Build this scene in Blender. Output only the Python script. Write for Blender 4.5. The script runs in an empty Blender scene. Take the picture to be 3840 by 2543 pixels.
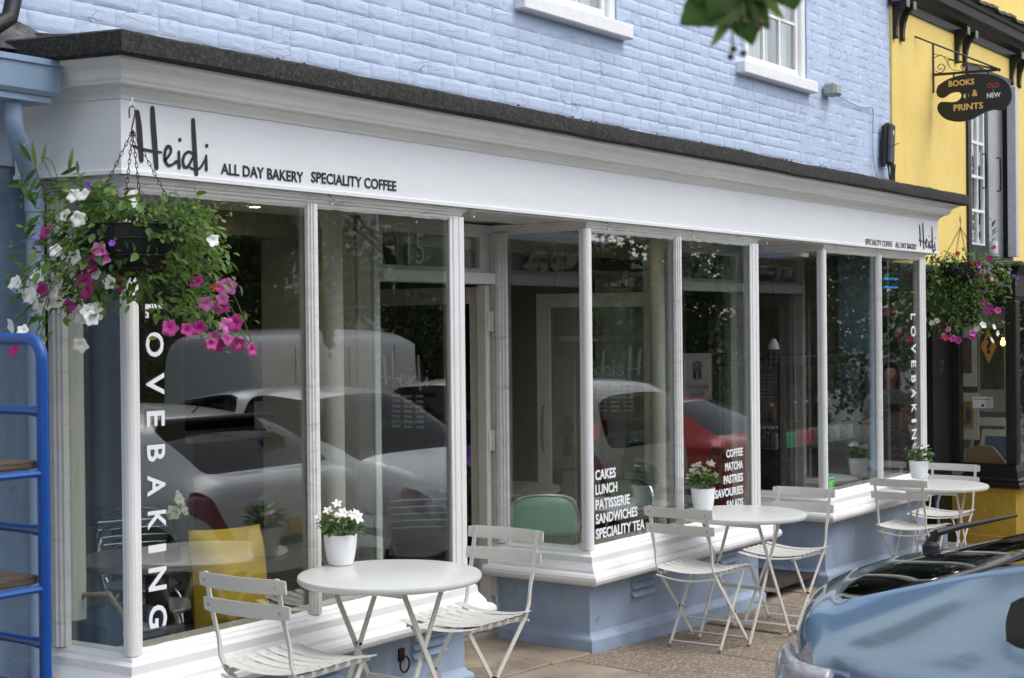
import bpy, bmesh, math, random
from mathutils import Vector, Matrix, noise
R=math.radians; PI=math.pi
random.seed(7)
S=bpy.context.scene
COL=S.collection
# ------------------------------------------------------------------ camera, sky, sun, exposure
yaw,pit,rol=R(54.166),R(-.356),R(-.593)
fw=Vector((math.sin(yaw)*math.cos(pit),math.cos(yaw)*math.cos(pit),math.sin(pit)))
rt=Vector((math.cos(yaw),-math.sin(yaw),0)); up=rt.cross(fw)
rt2=rt*math.cos(rol)+up*math.sin(rol); up2=-rt*math.sin(rol)+up*math.cos(rol)
cd=bpy.data.cameras.new('camera'); cam=bpy.data.objects.new('camera',cd); COL.objects.link(cam)
M=Matrix((rt2,up2,-fw)).transposed().to_4x4(); M.translation=(0,0,1.8); cam.matrix_world=M
cd.lens=52.5; cd.sensor_width=36; cd.clip_start=.05; cd.clip_end=2000
cd.dof.use_dof=True; cd.dof.focus_distance=7.2; cd.dof.aperture_fstop=8.0
S.camera=cam
W=bpy.data.worlds.new('World'); S.world=W; W.use_nodes=True
wn=W.node_tree.nodes; wl=W.node_tree.links; bg=wn['Background']
sky=wn.new('ShaderNodeTexSky'); sky.sky_type='NISHITA'; sky.sun_disc=False
SUN_EL,SUN_AZ=56,158      # azimuth clockwise from +Y
sky.sun_elevation=R(SUN_EL); sky.sun_rotation=R(SUN_AZ); sky.air_density=1.0; sky.dust_density=2.0; sky.ozone_density=1.0
hs=wn.new('ShaderNodeHueSaturation'); hs.inputs['Saturation'].default_value=.42
wl.new(sky.outputs[0],hs.inputs['Color']); wl.new(hs.outputs[0],bg.inputs[0]); bg.inputs[1].default_value=.15
sl=bpy.data.lights.new('sun','SUN'); sl.energy=0.5; sl.angle=R(40); sl.color=(1,.985,.965)
so=bpy.data.objects.new('sun',sl); COL.objects.link(so)
sd=Vector((math.sin(R(SUN_AZ))*math.cos(R(SUN_EL)),math.cos(R(SUN_AZ))*math.cos(R(SUN_EL)),math.sin(R(SUN_EL))))
so.rotation_euler=sd.to_track_quat('Z','Y').to_euler()
S.view_settings.view_transform='Standard'; S.view_settings.look='None'; S.view_settings.gamma=1
S.view_settings.use_curve_mapping=False; S.view_settings.exposure=1.0
S.render.engine='CYCLES'; S.cycles.max_bounces=12; S.cycles.transparent_max_bounces=32; S.cycles.diffuse_bounces=4
S.cycles.glossy_bounces=5; S.cycles.transmission_bounces=6; S.cycles.sample_clamp_indirect=6; S.cycles.use_denoising=True

# ------------------------------------------------------------------ materials
MT={}
def mat(name,col,rough=.6,metal=0,noise_amt=.08,nscale=12,bump=0,bscale=60,spec=.5,coat=0,emis=None,estr=0,dirt=None,dscale=3,dlo=.55,dhi=.75,bdist=.01,stretch=None,objspace=True):
    m=bpy.data.materials.new(name); m.use_nodes=True; n=m.node_tree.nodes; l=m.node_tree.links; b=n['Principled BSDF']
    b.inputs['Roughness'].default_value=rough; b.inputs['Metallic'].default_value=metal; b.inputs['Specular IOR Level'].default_value=spec
    b.inputs['Coat Weight'].default_value=coat; b.inputs['Coat Roughness'].default_value=.03
    tc=n.new('ShaderNodeNewGeometry'); mp=n.new('ShaderNodeMapping'); l.new(tc.outputs['Position'],mp.inputs[0])
    if stretch: mp.inputs['Scale'].default_value=stretch
    nt=n.new('ShaderNodeTexNoise'); nt.inputs['Scale'].default_value=nscale; nt.inputs['Detail'].default_value=6; l.new(mp.outputs[0],nt.inputs['Vector'])
    mr=n.new('ShaderNodeMapRange'); mr.inputs['From Min'].default_value=.3; mr.inputs['From Max'].default_value=.7
    mr.inputs['To Min'].default_value=1-noise_amt; mr.inputs['To Max'].default_value=1+noise_amt*.6; l.new(nt.outputs[0],mr.inputs[0])
    mx=n.new('ShaderNodeMix'); mx.data_type='RGBA'; mx.blend_type='MULTIPLY'; mx.inputs[0].default_value=1
    mx.inputs[6].default_value=(*col,1); l.new(mr.outputs[0],mx.inputs[7]); out=mx.outputs[2]
    if dirt:
        dn=n.new('ShaderNodeTexNoise'); dn.inputs['Scale'].default_value=dscale; dn.inputs['Detail'].default_value=9; dn.inputs['Roughness'].default_value=.7; l.new(mp.outputs[0],dn.inputs['Vector'])
        dr=n.new('ShaderNodeMapRange'); dr.inputs['From Min'].default_value=dlo; dr.inputs['From Max'].default_value=dhi; l.new(dn.outputs[0],dr.inputs[0])
        m2=n.new('ShaderNodeMix'); m2.data_type='RGBA'; l.new(dr.outputs[0],m2.inputs[0]); l.new(out,m2.inputs[6]); m2.inputs[7].default_value=(*dirt,1); out=m2.outputs[2]
    l.new(out,b.inputs['Base Color'])
    if bump:
        bn=n.new('ShaderNodeTexNoise'); bn.inputs['Scale'].default_value=bscale; bn.inputs['Detail'].default_value=8; bn.inputs['Roughness'].default_value=.65; l.new(mp.outputs[0],bn.inputs['Vector'])
        bp=n.new('ShaderNodeBump'); bp.inputs['Strength'].default_value=bump; bp.inputs['Distance'].default_value=bdist; l.new(bn.outputs[0],bp.inputs['Height']); l.new(bp.outputs[0],b.inputs['Normal'])
    if emis: b.inputs['Emission Color'].default_value=(*emis,1); b.inputs['Emission Strength'].default_value=estr
    MT[name]=m; return m
def glass_mat(name,tint=(1,1,1),ior=1.55,extra=0.0):
    m=bpy.data.materials.new(name); m.use_nodes=True; n=m.node_tree.nodes; l=m.node_tree.links; n.clear()
    o=n.new('ShaderNodeOutputMaterial'); mx=n.new('ShaderNodeMixShader'); t=n.new('ShaderNodeBsdfTransparent'); g=n.new('ShaderNodeBsdfGlossy')
    g.inputs['Roughness'].default_value=0; t.inputs[0].default_value=(*tint,1)
    lw=n.new('ShaderNodeLayerWeight'); lw.inputs['Blend'].default_value=.5
    f0=((ior-1)/(ior+1))**2
    pw=n.new('ShaderNodeMath'); pw.operation='POWER'; pw.inputs[1].default_value=5; l.new(lw.outputs['Facing'],pw.inputs[0])
    a=n.new('ShaderNodeMath'); a.operation='MULTIPLY_ADD'; a.use_clamp=True; a.inputs[1].default_value=1-f0; a.inputs[2].default_value=f0+extra; l.new(pw.outputs[0],a.inputs[0])
    l.new(a.outputs[0],mx.inputs[0]); l.new(t.outputs[0],mx.inputs[1]); l.new(g.outputs[0],mx.inputs[2]); l.new(mx.outputs[0],o.inputs[0])
    MT[name]=m; return m
WHITE=mat('white_gloss_paint',(.80,.80,.79),.35,bump=.25,bscale=45,noise_amt=.05,nscale=5,dirt=(.62,.60,.56),dscale=6,dlo=.62,dhi=.85)
SIGNW=mat('fascia_paint',(.80,.81,.82),.4,bump=.12,bscale=30,noise_amt=.03,nscale=4,stretch=(1,1,6))
OLDW=mat('weathered_white_paint',(.74,.73,.71),.42,bump=.5,bscale=35,noise_amt=.08,nscale=8,dirt=(.45,.41,.37),dscale=9,dlo=.56,dhi=.76,stretch=(.6,.6,2.5))
CREAM=mat('cream_paint',(.62,.59,.52),.5,bump=.2)
BLUE=mat('pale_blue_masonry_paint',(.51,.60,.755),.7,bump=.7,bscale=26,bdist=.006,noise_amt=.07,nscale=4,dirt=(.44,.545,.73),dscale=2.2,dlo=.45,dhi=.8,stretch=(.7,1,1.6))
BLUEP=mat('plinth_blue_paint',(.335,.42,.55),.55,bump=.6,bscale=14,bdist=.012,noise_amt=.12,nscale=6,dirt=(.24,.30,.40),dscale=4,dlo=.55,dhi=.85)
BLUEPIPE=mat('downpipe_blue_paint',(.26,.36,.50),.4,bump=.15)
def cracks(m,scale,stretch,lo=.0,hi=.018,depth=.004,mask=(.48,.6),col=None):
    n=m.node_tree.nodes; l=m.node_tree.links; b=n['Principled BSDF']; gp=[x for x in n if x.type=='NEW_GEOMETRY'][0]
    mp=n.new('ShaderNodeMapping'); mp.inputs['Scale'].default_value=stretch; l.new(gp.outputs['Position'],mp.inputs[0])
    nz=n.new('ShaderNodeTexNoise'); nz.inputs['Scale'].default_value=9; nz.inputs['Detail'].default_value=5; l.new(gp.outputs['Position'],nz.inputs['Vector'])
    ad=n.new('ShaderNodeMix'); ad.data_type='VECTOR'; ad.inputs[0].default_value=.12; l.new(mp.outputs[0],ad.inputs[4]); l.new(nz.outputs['Color'],ad.inputs[5])
    v=n.new('ShaderNodeTexVoronoi'); v.feature='DISTANCE_TO_EDGE'; v.inputs['Scale'].default_value=scale; l.new(ad.outputs[1],v.inputs['Vector'])
    r=n.new('ShaderNodeMapRange'); r.inputs['From Min'].default_value=lo; r.inputs['From Max'].default_value=hi; r.inputs['To Min'].default_value=1; r.inputs['To Max'].default_value=0; l.new(v.outputs['Distance'],r.inputs[0])
    mk=n.new('ShaderNodeTexNoise'); mk.inputs['Scale'].default_value=4; mk.inputs['Detail'].default_value=4; l.new(gp.outputs['Position'],mk.inputs['Vector'])
    mr=n.new('ShaderNodeMapRange'); mr.inputs['From Min'].default_value=mask[0]; mr.inputs['From Max'].default_value=mask[1]; l.new(mk.outputs[0],mr.inputs[0])
    mu=n.new('ShaderNodeMath'); mu.operation='MULTIPLY'; l.new(r.outputs[0],mu.inputs[0]); l.new(mr.outputs[0],mu.inputs[1])
    inv=n.new('ShaderNodeMath'); inv.operation='SUBTRACT'; inv.inputs[0].default_value=1; l.new(mu.outputs[0],inv.inputs[1])
    bp=n.new('ShaderNodeBump'); bp.inputs['Strength'].default_value=1; bp.inputs['Distance'].default_value=depth; l.new(inv.outputs[0],bp.inputs['Height'])
    old=b.inputs['Normal'].links
    if old: l.new(old[0].from_socket,bp.inputs['Normal'])
    l.new(bp.outputs[0],b.inputs['Normal'])
    if col:
        src=b.inputs['Base Color'].links[0].from_socket; x=n.new('ShaderNodeMix'); x.data_type='RGBA'; l.new(mu.outputs[0],x.inputs[0]); l.new(src,x.inputs[6]); x.inputs[7].default_value=(*col,1); l.new(x.outputs[2],b.inputs['Base Color'])
cracks(BLUE,4.5,(1,1,5.5),hi=.016,mask=(.5,.62),depth=.003,col=(.27,.34,.47)); cracks(BLUEP,3,(1,1,1),hi=.010,mask=(.57,.64),col=(.18,.24,.35))
FELT=None
def felt():
    m=mat('mineral_felt',(.036,.034,.031),.95,bump=1,bscale=160,bdist=.01,noise_amt=.4,nscale=30,dirt=(.13,.125,.11),dscale=70,dlo=.5,dhi=.72)
    n=m.node_tree.nodes; l=m.node_tree.links; b=n['Principled BSDF']
    src=b.inputs['Base Color'].links[0].from_socket
    v=n.new('ShaderNodeTexNoise'); v.inputs['Scale'].default_value=7; v.inputs['Detail'].default_value=10; v.inputs['Roughness'].default_value=.8
    tc=[x for x in n if x.type=='NEW_GEOMETRY'][0]; l.new(tc.outputs['Position'],v.inputs['Vector'])
    r=n.new('ShaderNodeMapRange'); r.inputs['From Min'].default_value=.68; r.inputs['From Max'].default_value=.74; l.new(v.outputs[0],r.inputs[0])
    x=n.new('ShaderNodeMix'); x.data_type='RGBA'; l.new(r.outputs[0],x.inputs[0]); l.new(src,x.inputs[6]); x.inputs[7].default_value=(.36,.36,.33,1); l.new(x.outputs[2],b.inputs['Base Color']); return m
FELT=felt()

LEAD=mat('lead_sheet',(.11,.11,.108),.45,metal=.4,bump=1,bscale=9,bdist=.05,noise_amt=.4,nscale=6,dirt=(.30,.30,.29),dscale=5,dlo=.55,dhi=.75)
GLASS=glass_mat('window_glass',(.95,.975,.96),1.62,.095)
CGLASS=glass_mat('car_glass',(.05,.06,.055),1.55)
CLEAR=glass_mat('clear_glass',(.95,.97,.96),1.45)
BLACK=mat('black_paint',(.009,.008,.0075),.48,bump=.25,dirt=(.03,.028,.025),dscale=8)
VINYLB=mat('black_vinyl',(.012,.012,.014),.5,noise_amt=0)
VINYLW=mat('white_vinyl',(.82,.82,.84),.5,noise_amt=0)
VINYLT=mat('frosted_vinyl',(.85,.9,.87),.6,noise_amt=0)
RUST=mat('rusty_iron',(.07,.03,.018),.6,metal=.6,bump=.5,noise_amt=.4,nscale=60)
STEEL=mat('galvanised_steel',(.45,.45,.44),.35,metal=.9,noise_amt=.2)
CHROME=mat('polished_aluminium',(.65,.65,.66),.22,metal=1,noise_amt=.1)
BRASS=mat('aged_brass',(.35,.22,.08),.35,metal=.9,noise_amt=.2)
CHAIRP=mat('ivory_enamel',(.66,.65,.60),.38,bump=.08,noise_amt=.05,nscale=14,dirt=(.14,.08,.05),dscale=34,dlo=.66,dhi=.71)
TABLEP=mat('ivory_table_enamel',(.66,.665,.63),.28,bump=.05,noise_amt=.04,nscale=6,dirt=(.3,.24,.2),dscale=40,dlo=.69,dhi=.74)
POT=mat('white_ceramic',(.83,.83,.84),.22,noise_amt=.02)
SOIL=mat('dark_soil',(.025,.017,.012),.95,bump=1,bscale=80)
YEL=mat('yellow_stucco',(.90,.665,.20),.85,bump=.6,bscale=30,bdist=.01,noise_amt=.08,nscale=2.5,dirt=(.80,.60,.18),dscale=2,dlo=.5,dhi=.8,stretch=(1,1,.5))
YELP=mat('yellow_plinth',(.62,.40,.05),.8,bump=.9,bscale=22,bdist=.015,noise_amt=.12,nscale=6,dirt=(.38,.22,.04),dscale=5,dlo=.6,dhi=.8)
CUSH=mat('mustard_fabric',(.66,.44,.05),.9,bump=.5,bscale=180,bdist=.003,noise_amt=.1,nscale=8)
BLUEM=mat('bright_blue_enamel',(.005,.07,.32),.32,bump=.1,dirt=(.03,.06,.14),dscale=14,dlo=.66,dhi=.74)
PLANK=mat('weathered_plank',(.10,.075,.055),.85,bump=.9,bscale=30,noise_amt=.4,nscale=16,stretch=(.25,5,5),dirt=(.17,.13,.10),dscale=8)
MARBLE=mat('grey_marble_top',(.30,.28,.26),.3,noise_amt=.3,nscale=9,stretch=(.4,2,1))
GREENC=mat('mint_green_laminate',(.27,.46,.35),.45)
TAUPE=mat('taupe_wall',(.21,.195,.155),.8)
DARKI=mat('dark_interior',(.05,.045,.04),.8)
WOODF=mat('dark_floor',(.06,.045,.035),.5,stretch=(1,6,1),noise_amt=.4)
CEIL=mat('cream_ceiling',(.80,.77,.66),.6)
GREYP=mat('grey_plastic',(.42,.42,.40),.5)
RUBBER=mat('black_rubber',(.012,.012,.012),.6)
FOOT=mat('foot_cap_plastic',(.28,.19,.17),.5)
WOODO=mat('box_cardboard',(.30,.19,.10),.8)
# ------------------------------------------------------------------ mesh helpers
class MB:
    def __init__(s): s.v=[]; s.f=[]; s.sm=False
    def add(s,vs,fs):
        o=len(s.v); s.v+= [tuple(v) for v in vs]; s.f+=[tuple(i+o for i in f) for f in fs]; return s
    def box(s,x0,x1,y0,y1,z0,z1,bev=0,mtx=None):
        if bev<=0:
            vs=[Vector((x,y,z)) for z in(z0,z1) for y in(y0,y1) for x in(x0,x1)]
            fs=[(0,2,3,1),(4,5,7,6),(0,1,5,4),(2,6,7,3),(0,4,6,2),(1,3,7,5)]
        else:
            b=min(bev,(x1-x0)/2.1,(y1-y0)/2.1,(z1-z0)/2.1); bm=bmesh.new(); bmesh.ops.create_cube(bm,size=1)
            for v in bm.verts: v.co=Vector(((x0+x1)/2+v.co.x*(x1-x0),(y0+y1)/2+v.co.y*(y1-y0),(z0+z1)/2+v.co.z*(z1-z0)))
            bmesh.ops.bevel(bm,geom=bm.edges[:],offset=b,segments=1,affect='EDGES')
            bm.verts.index_update(); vs=[v.co.copy() for v in bm.verts]; fs=[[v.index for v in f.verts] for f in bm.faces]; bm.free()
        if mtx: vs=[mtx@v for v in vs]
        return s.add(vs,fs)
    def tube(s,pts,r,n=8,cap=True,closed=False):
        pts=[Vector(p) for p in pts]; rs=r if isinstance(r,(list,tuple)) else [r]*len(pts); N=len(pts); rings=[]; u=None
        for i,p in enumerate(pts):
            if closed: d=pts[(i+1)%N]-pts[i-1]
            else: d=pts[min(i+1,N-1)]-pts[max(i-1,0)]
            if d.length<1e-9: d=Vector((0,0,1))
            d.normalize()
            if u is None:
                u=d.orthogonal().normalized()
            else:
                u=(u-d*u.dot(d)); u=u.normalized() if u.length>1e-6 else d.orthogonal().normalized()
            w=d.cross(u)
            rings.append([p+(u*math.cos(2*PI*k/n)+w*math.sin(2*PI*k/n))*rs[i] for k in range(n)])
        vs=[v for q in rings for v in q]; fs=[]
        for i in range(N if closed else N-1):
            a=i*n; b=((i+1)%N)*n
            for k in range(n): fs.append((a+k,a+(k+1)%n,b+(k+1)%n,b+k))
        if cap and not closed: fs.append(tuple(range(n))[::-1]); fs.append(tuple(range((N-1)*n,N*n)))
        return s.add(vs,fs)
    def bar(s,p,q,w,t,side):
        p,q=Vector(p),Vector(q); d=(q-p).normalized(); sd=Vector(side); sd=(sd-d*sd.dot(d)).normalized(); n=d.cross(sd)
        vs=[c+sd*a*w/2+n*b*t/2 for c in(p,q) for a,b in((-1,-1),(1,-1),(1,1),(-1,1))]
        return s.add(vs,[(3,2,1,0),(4,5,6,7),(0,1,5,4),(1,2,6,5),(2,3,7,6),(3,0,4,7)])
    def lathe(s,prof,n=24,c=(0,0,0),cap=True):
        vs=[(c[0]+r*math.cos(2*PI*k/n),c[1]+r*math.sin(2*PI*k/n),c[2]+z) for r,z in prof for k in range(n)]; fs=[]
        for i in range(len(prof)-1):
            for k in range(n): fs.append((i*n+k,i*n+(k+1)%n,(i+1)*n+(k+1)%n,(i+1)*n+k))
        if cap: fs.append(tuple(range(n))[::-1]); fs.append(tuple(range((len(prof)-1)*n,len(prof)*n)))
        return s.add(vs,fs)
    def prism(s,poly,a,b,axis='z'):
        # poly 2D closed, extruded between a and b along axis
        def P(u,v,w): return {'z':(u,v,w),'y':(u,w,v),'x':(w,u,v)}[axis]
        n=len(poly); vs=[P(u,v,a) for u,v in poly]+[P(u,v,b) for u,v in poly]
        fs=[tuple(range(n))[::-1],tuple(range(n,2*n))]+[(i,(i+1)%n,n+(i+1)%n,n+i) for i in range(n)]
        return s.add(vs,fs)
    def sweep(s,path,prof,caps=True):
        # path: plan points; outward is to the right hand when walking; prof: closed loop [(out,z)]
        P=[Vector(p) for p in path]; N=len(P); m=len(prof); vs=[]
        for i in range(N):
            if i==0: d=(P[1]-P[0]).normalized(); o=Vector((d.y,-d.x)); k=1
            elif i==N-1: d=(P[i]-P[i-1]).normalized(); o=Vector((d.y,-d.x)); k=1
            else:
                a=(P[i]-P[i-1]).normalized(); b=(P[i+1]-P[i]).normalized(); na=Vector((a.y,-a.x)); nb=Vector((b.y,-b.x)); o=(na+nb).normalized(); k=1/max(.2,o.dot(na))
            for (u,z) in prof: vs.append((P[i].x+o.x*k*u,P[i].y+o.y*k*u,z))
        fs=[]
        for i in range(N-1):
            for j in range(m): a=i*m+j; b=i*m+(j+1)%m; fs.append((a,b,b+m,a+m))
        if caps: fs.append(tuple(range(m))[::-1]); fs.append(tuple(range((N-1)*m,N*m)))
        return s.add(vs,fs)
    def mesh(s,name,m,smooth=False,sharp=35):
        me=bpy.data.meshes.new(name); me.from_pydata(s.v,[],s.f)
        if m: me.materials.append(m)
        bm=bmesh.new(); bm.from_mesh(me); bmesh.ops.recalc_face_normals(bm,faces=bm.faces[:]); bm.to_mesh(me); bm.free()
        if smooth:
            me.polygons.foreach_set('use_smooth',[True]*len(me.polygons)); 
            try: me.set_sharp_from_angle(angle=R(sharp))
            except Exception: pass
        return me
    def build(s,name,m,parent=None,smooth=False,loc=None,rot=None,**kw):
        return link(s.mesh(name,m,smooth),name,parent,loc,rot,**kw)
def link(me,name,parent=None,loc=None,rot=None,kind=None,label=None,scale=None):
    o=bpy.data.objects.new(name,me); COL.objects.link(o)
    if parent: o.parent=parent
    if loc is not None: o.location=loc
    if rot is not None: o.rotation_euler=rot
    if scale is not None: o.scale=scale if hasattr(scale,'__len__') else (scale,)*3
    if kind: o['kind']=kind
    if label: o['label']=label
    return o
def thing(name,label,cat,loc=(0,0,0),rz=0,group=None):
    o=bpy.data.objects.new(name,None); COL.objects.link(o); o.location=loc; o.rotation_euler=(0,0,rz); o.empty_display_size=.1
    o['label']=label; o['category']=cat
    if group: o['group']=group
    return o
def tag(o,label,cat,group=None):
    o['label']=label; o['category']=cat
    if group: o['group']=group
    return o
KIDS={}
def copy_tree(o,parent=None):
    c=o.copy(); COL.objects.link(c); c.parent=parent
    for ch in list(o.children): copy_tree(ch,c)
    return c
_tc={}
def text_mesh(s,m,bold=0.0,ext=.0008):
    cu=bpy.data.curves.new('t','FONT'); cu.body=s; cu.size=1; cu.offset=bold; cu.extrude=ext; cu.resolution_u=3; cu.fill_mode='BOTH'
    o=bpy.data.objects.new('t',cu); COL.objects.link(o); bpy.context.view_layer.update()
    dg=bpy.context.evaluated_depsgraph_get(); me=bpy.data.meshes.new_from_object(o.evaluated_get(dg)); bpy.data.objects.remove(o); bpy.data.curves.remove(cu)
    me.materials.clear(); me.materials.append(m)
    xs=[v.co.x for v in me.vertices]; ys=[v.co.y for v in me.vertices]
    return me,min(xs),max(xs),min(ys),max(ys)
def text_fit(s,m,x0,x1,z0,z1,bold=0,name='lettering',parent=None,origin=(0,0,0),rot=(R(90),0,0),mirror=False):
    """text filled into the rectangle x0..x1, z0..z1 of a local plane placed at origin with rotation rot"""
    me,a,b,c,d=text_mesh(s,m,bold)
    sx=(x1-x0)/(b-a); sy=(z1-z0)/(d-c)
    for v in me.vertices:
        v.co.x=x0+(v.co.x-a)*sx; v.co.y=z0+(v.co.y-c)*sy
    me.name=name
    return link(me,name,parent,origin,rot)
# ribbon strokes (hand drawn lettering)
def catmull(pts,n=6):
    P=[Vector(p) for p in pts]
    if len(P)<3: return P
    out=[]
    for i in range(len(P)-1):
        p0=P[max(i-1,0)];p1=P[i];p2=P[i+1];p3=P[min(i+2,len(P)-1)]
        for k in range(n):
            t=k/n; out.append(.5*((2*p1)+(-p0+p2)*t+(2*p0-5*p1+4*p2-p3)*t*t+(-p0+3*p1-3*p2+p3)*t**3))
    out.append(P[-1]); return out
def ribbon(mb,pts,w,depth,pf):
    """flat stroke with round ends; pts 2D, pf maps (u,v,d) to 3D"""
    P=catmull([Vector((p[0],p[1])) for p in pts],6); ws=w if callable(w) else (lambda t:w)
    N=len(P); L=[];Rr=[]
    for i,p in enumerate(P):
        d=(P[min(i+1,N-1)]-P[max(i-1,0)]); d.normalize(); n=Vector((-d.y,d.x)); h=ws(i/(N-1))/2
        L.append(p+n*h); Rr.append(p-n*h)
    d0=(P[0]-P[1]).normalized(); d1=(P[-1]-P[-2]).normalized()
    poly=L[:]; h=ws(1)/2; n=Vector((-d1.y,d1.x))
    for k in range(1,5): a=PI*k/5; poly.append(P[-1]+n*h*math.cos(a)+d1*h*math.sin(a))
    left=poly
    # build as quads to avoid concave n-gons
    vs=[];fs=[]
    for i in range(N):
        for q in (L[i],Rr[i]):
            vs.append(pf(q.x,q.y,0)); vs.append(pf(q.x,q.y,depth))
    for i in range(N-1):
        a=i*4;b=a+4
        fs+=[(a+1,a+3,b+3,b+1),(a,a+1,b+1,b),(a+3,a+2,b+2,b+3)]
    mb.add(vs,fs)
    for c,d,h in((P[0],d0,ws(0)/2),(P[-1],d1,ws(1)/2)):
        n=Vector((-d.y,d.x)); arc=[c+n*h*math.cos(PI*k/6)+d*h*math.sin(PI*k/6) for k in range(7)]
        vv=[pf(q.x,q.y,depth) for q in arc]; vo=[pf(q.x,q.y,0) for q in arc]
        mb.add(vv+vo,[tuple(range(7))]+[(k,k+1,k+8,k+7) for k in range(6)])
def g(x,y): return -.034*(x-7.03)+.02*(y-4.54)
def smoothnoise(x,y,z=0,s=1): return noise.noise(Vector((x*s,y*s,z*s)))
# ================================================================== GROUND
PAVE=mat('exposed_aggregate',(.235,.19,.14),.9,bump=.8,bscale=120,bdist=.006,noise_amt=.18,nscale=2.2,dirt=(.16,.115,.08),dscale=60,dlo=.5,dhi=.62)
def speckle(m,sc,col,lo,hi):
    n=m.node_tree.nodes; l=m.node_tree.links; b=n['Principled BSDF']; src=b.inputs['Base Color'].links[0].from_socket
    tc=[x for x in n if x.type=='NEW_GEOMETRY'][0]; v=n.new('ShaderNodeTexVoronoi'); v.inputs['Scale'].default_value=sc; l.new(tc.outputs['Position'],v.inputs['Vector'])
    s=n.new('ShaderNodeSeparateColor'); l.new(v.outputs['Color'],s.inputs[0]); r=n.new('ShaderNodeMapRange'); r.inputs['From Min'].default_value=lo; r.inputs['From Max'].default_value=hi; l.new(s.outputs[0],r.inputs[0])
    x=n.new('ShaderNodeMix'); x.data_type='RGBA'; l.new(r.outputs[0],x.inputs[0]); l.new(src,x.inputs[6]); x.inputs[7].default_value=(*col,1); l.new(x.outputs[2],b.inputs['Base Color'])
speckle(PAVE,95,(.42,.34,.26),.72,.9); speckle(PAVE,80,(.15,.08,.05),.93,.97)
SLAB=mat('buff_paving_slab',(.33,.27,.20),.88,bump=.8,bscale=50,bdist=.006,noise_amt=.3,nscale=2.2,dirt=(.16,.125,.095),dscale=4,dlo=.48,dhi=.68)
TARM=mat('road_tarmac',(.10,.097,.09),.92,bump=.8,bscale=140,noise_amt=.25,nscale=3,dirt=(.09,.085,.08),dscale=1.2)
KERB=mat('granite_kerb',(.26,.25,.23),.85,bump=.6,bscale=60,noise_amt=.25,nscale=20)
def sheet(x0,x1,y0,y1,nx,ny,dz,fun=g):
    mb=MB(); vs=[(x0+(x1-x0)*i/nx,y0+(y1-y0)*j/ny,fun(x0+(x1-x0)*i/nx,y0+(y1-y0)*j/ny)+dz) for j in range(ny+1) for i in range(nx+1)]
    return mb.add(vs,[(j*(nx+1)+i,j*(nx+1)+i+1,(j+1)*(nx+1)+i+1,(j+1)*(nx+1)+i) for j in range(ny) for i in range(nx)])
KY=2.3
def groad(x,y): return g(x,min(y,KY))-.11
gr=sheet(-400,420,-420,8,40,40,-.16,lambda x,y:g(max(min(x,60),-40),max(y,-25))-.02).build('ground',TARM); gr['kind']='structure'
rd=sheet(-40,60,-18,KY,50,12,-.11).build('road',TARM); rd['kind']='structure'
pv=sheet(-30,60,KY+.13,6.2,40,4,-.035).build('pavement',mat('pavement_bed',(.09,.08,.065),.95,bump=.5)); pv['kind']='structure'
# kerb stones
ks=MB()
kv=[]
KERBS=[]
for i in range(60):
    x0=-12+i*.9
    m=MB(); z=g(x0+.45,KY); 
    m.box(x0+.004,x0+.896,KY,KY+.125,-.3,0.0,.012)
    m.v=[(v[0],v[1],v[2]+g(v[0],v[1])) for v in m.v]
    m.build('kerb_stone',KERB,pv)
# paving pieces (slabs and aggregate panels), each uneven, joints recessed
def slab(x0,x1,y0,y1,m,rnd):
    mb=MB(); j=.007; a=rnd.uniform(-.004,.004); bx=rnd.uniform(-.005,.005)
    mb.box(x0+j,x1-j,y0+j,y1-j,-.03,0,.006)
    mb.v=[(v[0],v[1],v[2]+g(v[0],v[1])+a+bx*(v[0]-x0)) for v in mb.v]
    return mb.build('slab',m,pv)
rnd=random.Random(3)
y=4.56
# recess and front strip of buff slabs on the left, aggregate panels on the right
xs=2.0
for (ya,yb,wd,mfun) in ((4.50,5.25,.62,0),(3.98,4.50,1.32,1),(3.20,3.98,1.22,1),(2.43,3.20,.92,0)):
    x=-6.0+rnd.uniform(0,.4)
    while x<26:
        w=wd*rnd.uniform(.85,1.2)
        m=SLAB if mfun==0 else (SLAB if x+w/2<6.75 else PAVE)
        slab(x,x+w,ya,yb,m,rnd); x+=w
# ================================================================== BLUE BUILDING
WY=5.0
bb=thing('painted_brick_house','pale blue painted brick house whose ground floor is the bakery','house',(3,WY,0))
def loc(p): return (p[0]-3,p[1]-WY,p[2])
openings=[(7.03,8.10,3.73,6.0),(9.88,10.94,3.73,6.0)]
# backing wall in strips round the openings
wm=MB()
X0,X1=3.45,12.655; ZT=7.0
xs=[X0]+[v for o in openings for v in o[:2]]+[X1]
for i in range(0,len(xs)-1):
    a,b=xs[i],xs[i+1]
    if i%2==0: wm.box(a-3,b-3,0,.3,2.46,ZT)
    else:
        wm.box(a-3,b-3,0,.3,2.35,3.64); wm.box(a-3,b-3,0,.3,6.0,ZT)
wm.build('wall',BLUE,bb)
wm=MB(); wm.box(1.6-3,X0-3-.001,0.001,.3,-.3,ZT); wm.build('rendered_wall',mat('side_blue_render',(.19,.275,.39),.7,bump=.9,bscale=11,bdist=.02,noise_amt=.15,nscale=3,dirt=(.17,.23,.32),dscale=7,dlo=.58,dhi=.8),bb)
MB().box(X0-3,.74,0.02,.3,-.3,2.6).build('rendered_wall',MT['side_blue_render'],bb); MB().box(12.19-3,12.655-3,.02,.3,-.4,2.46).build('rendered_wall',MT['side_blue_render'],bb)
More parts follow.
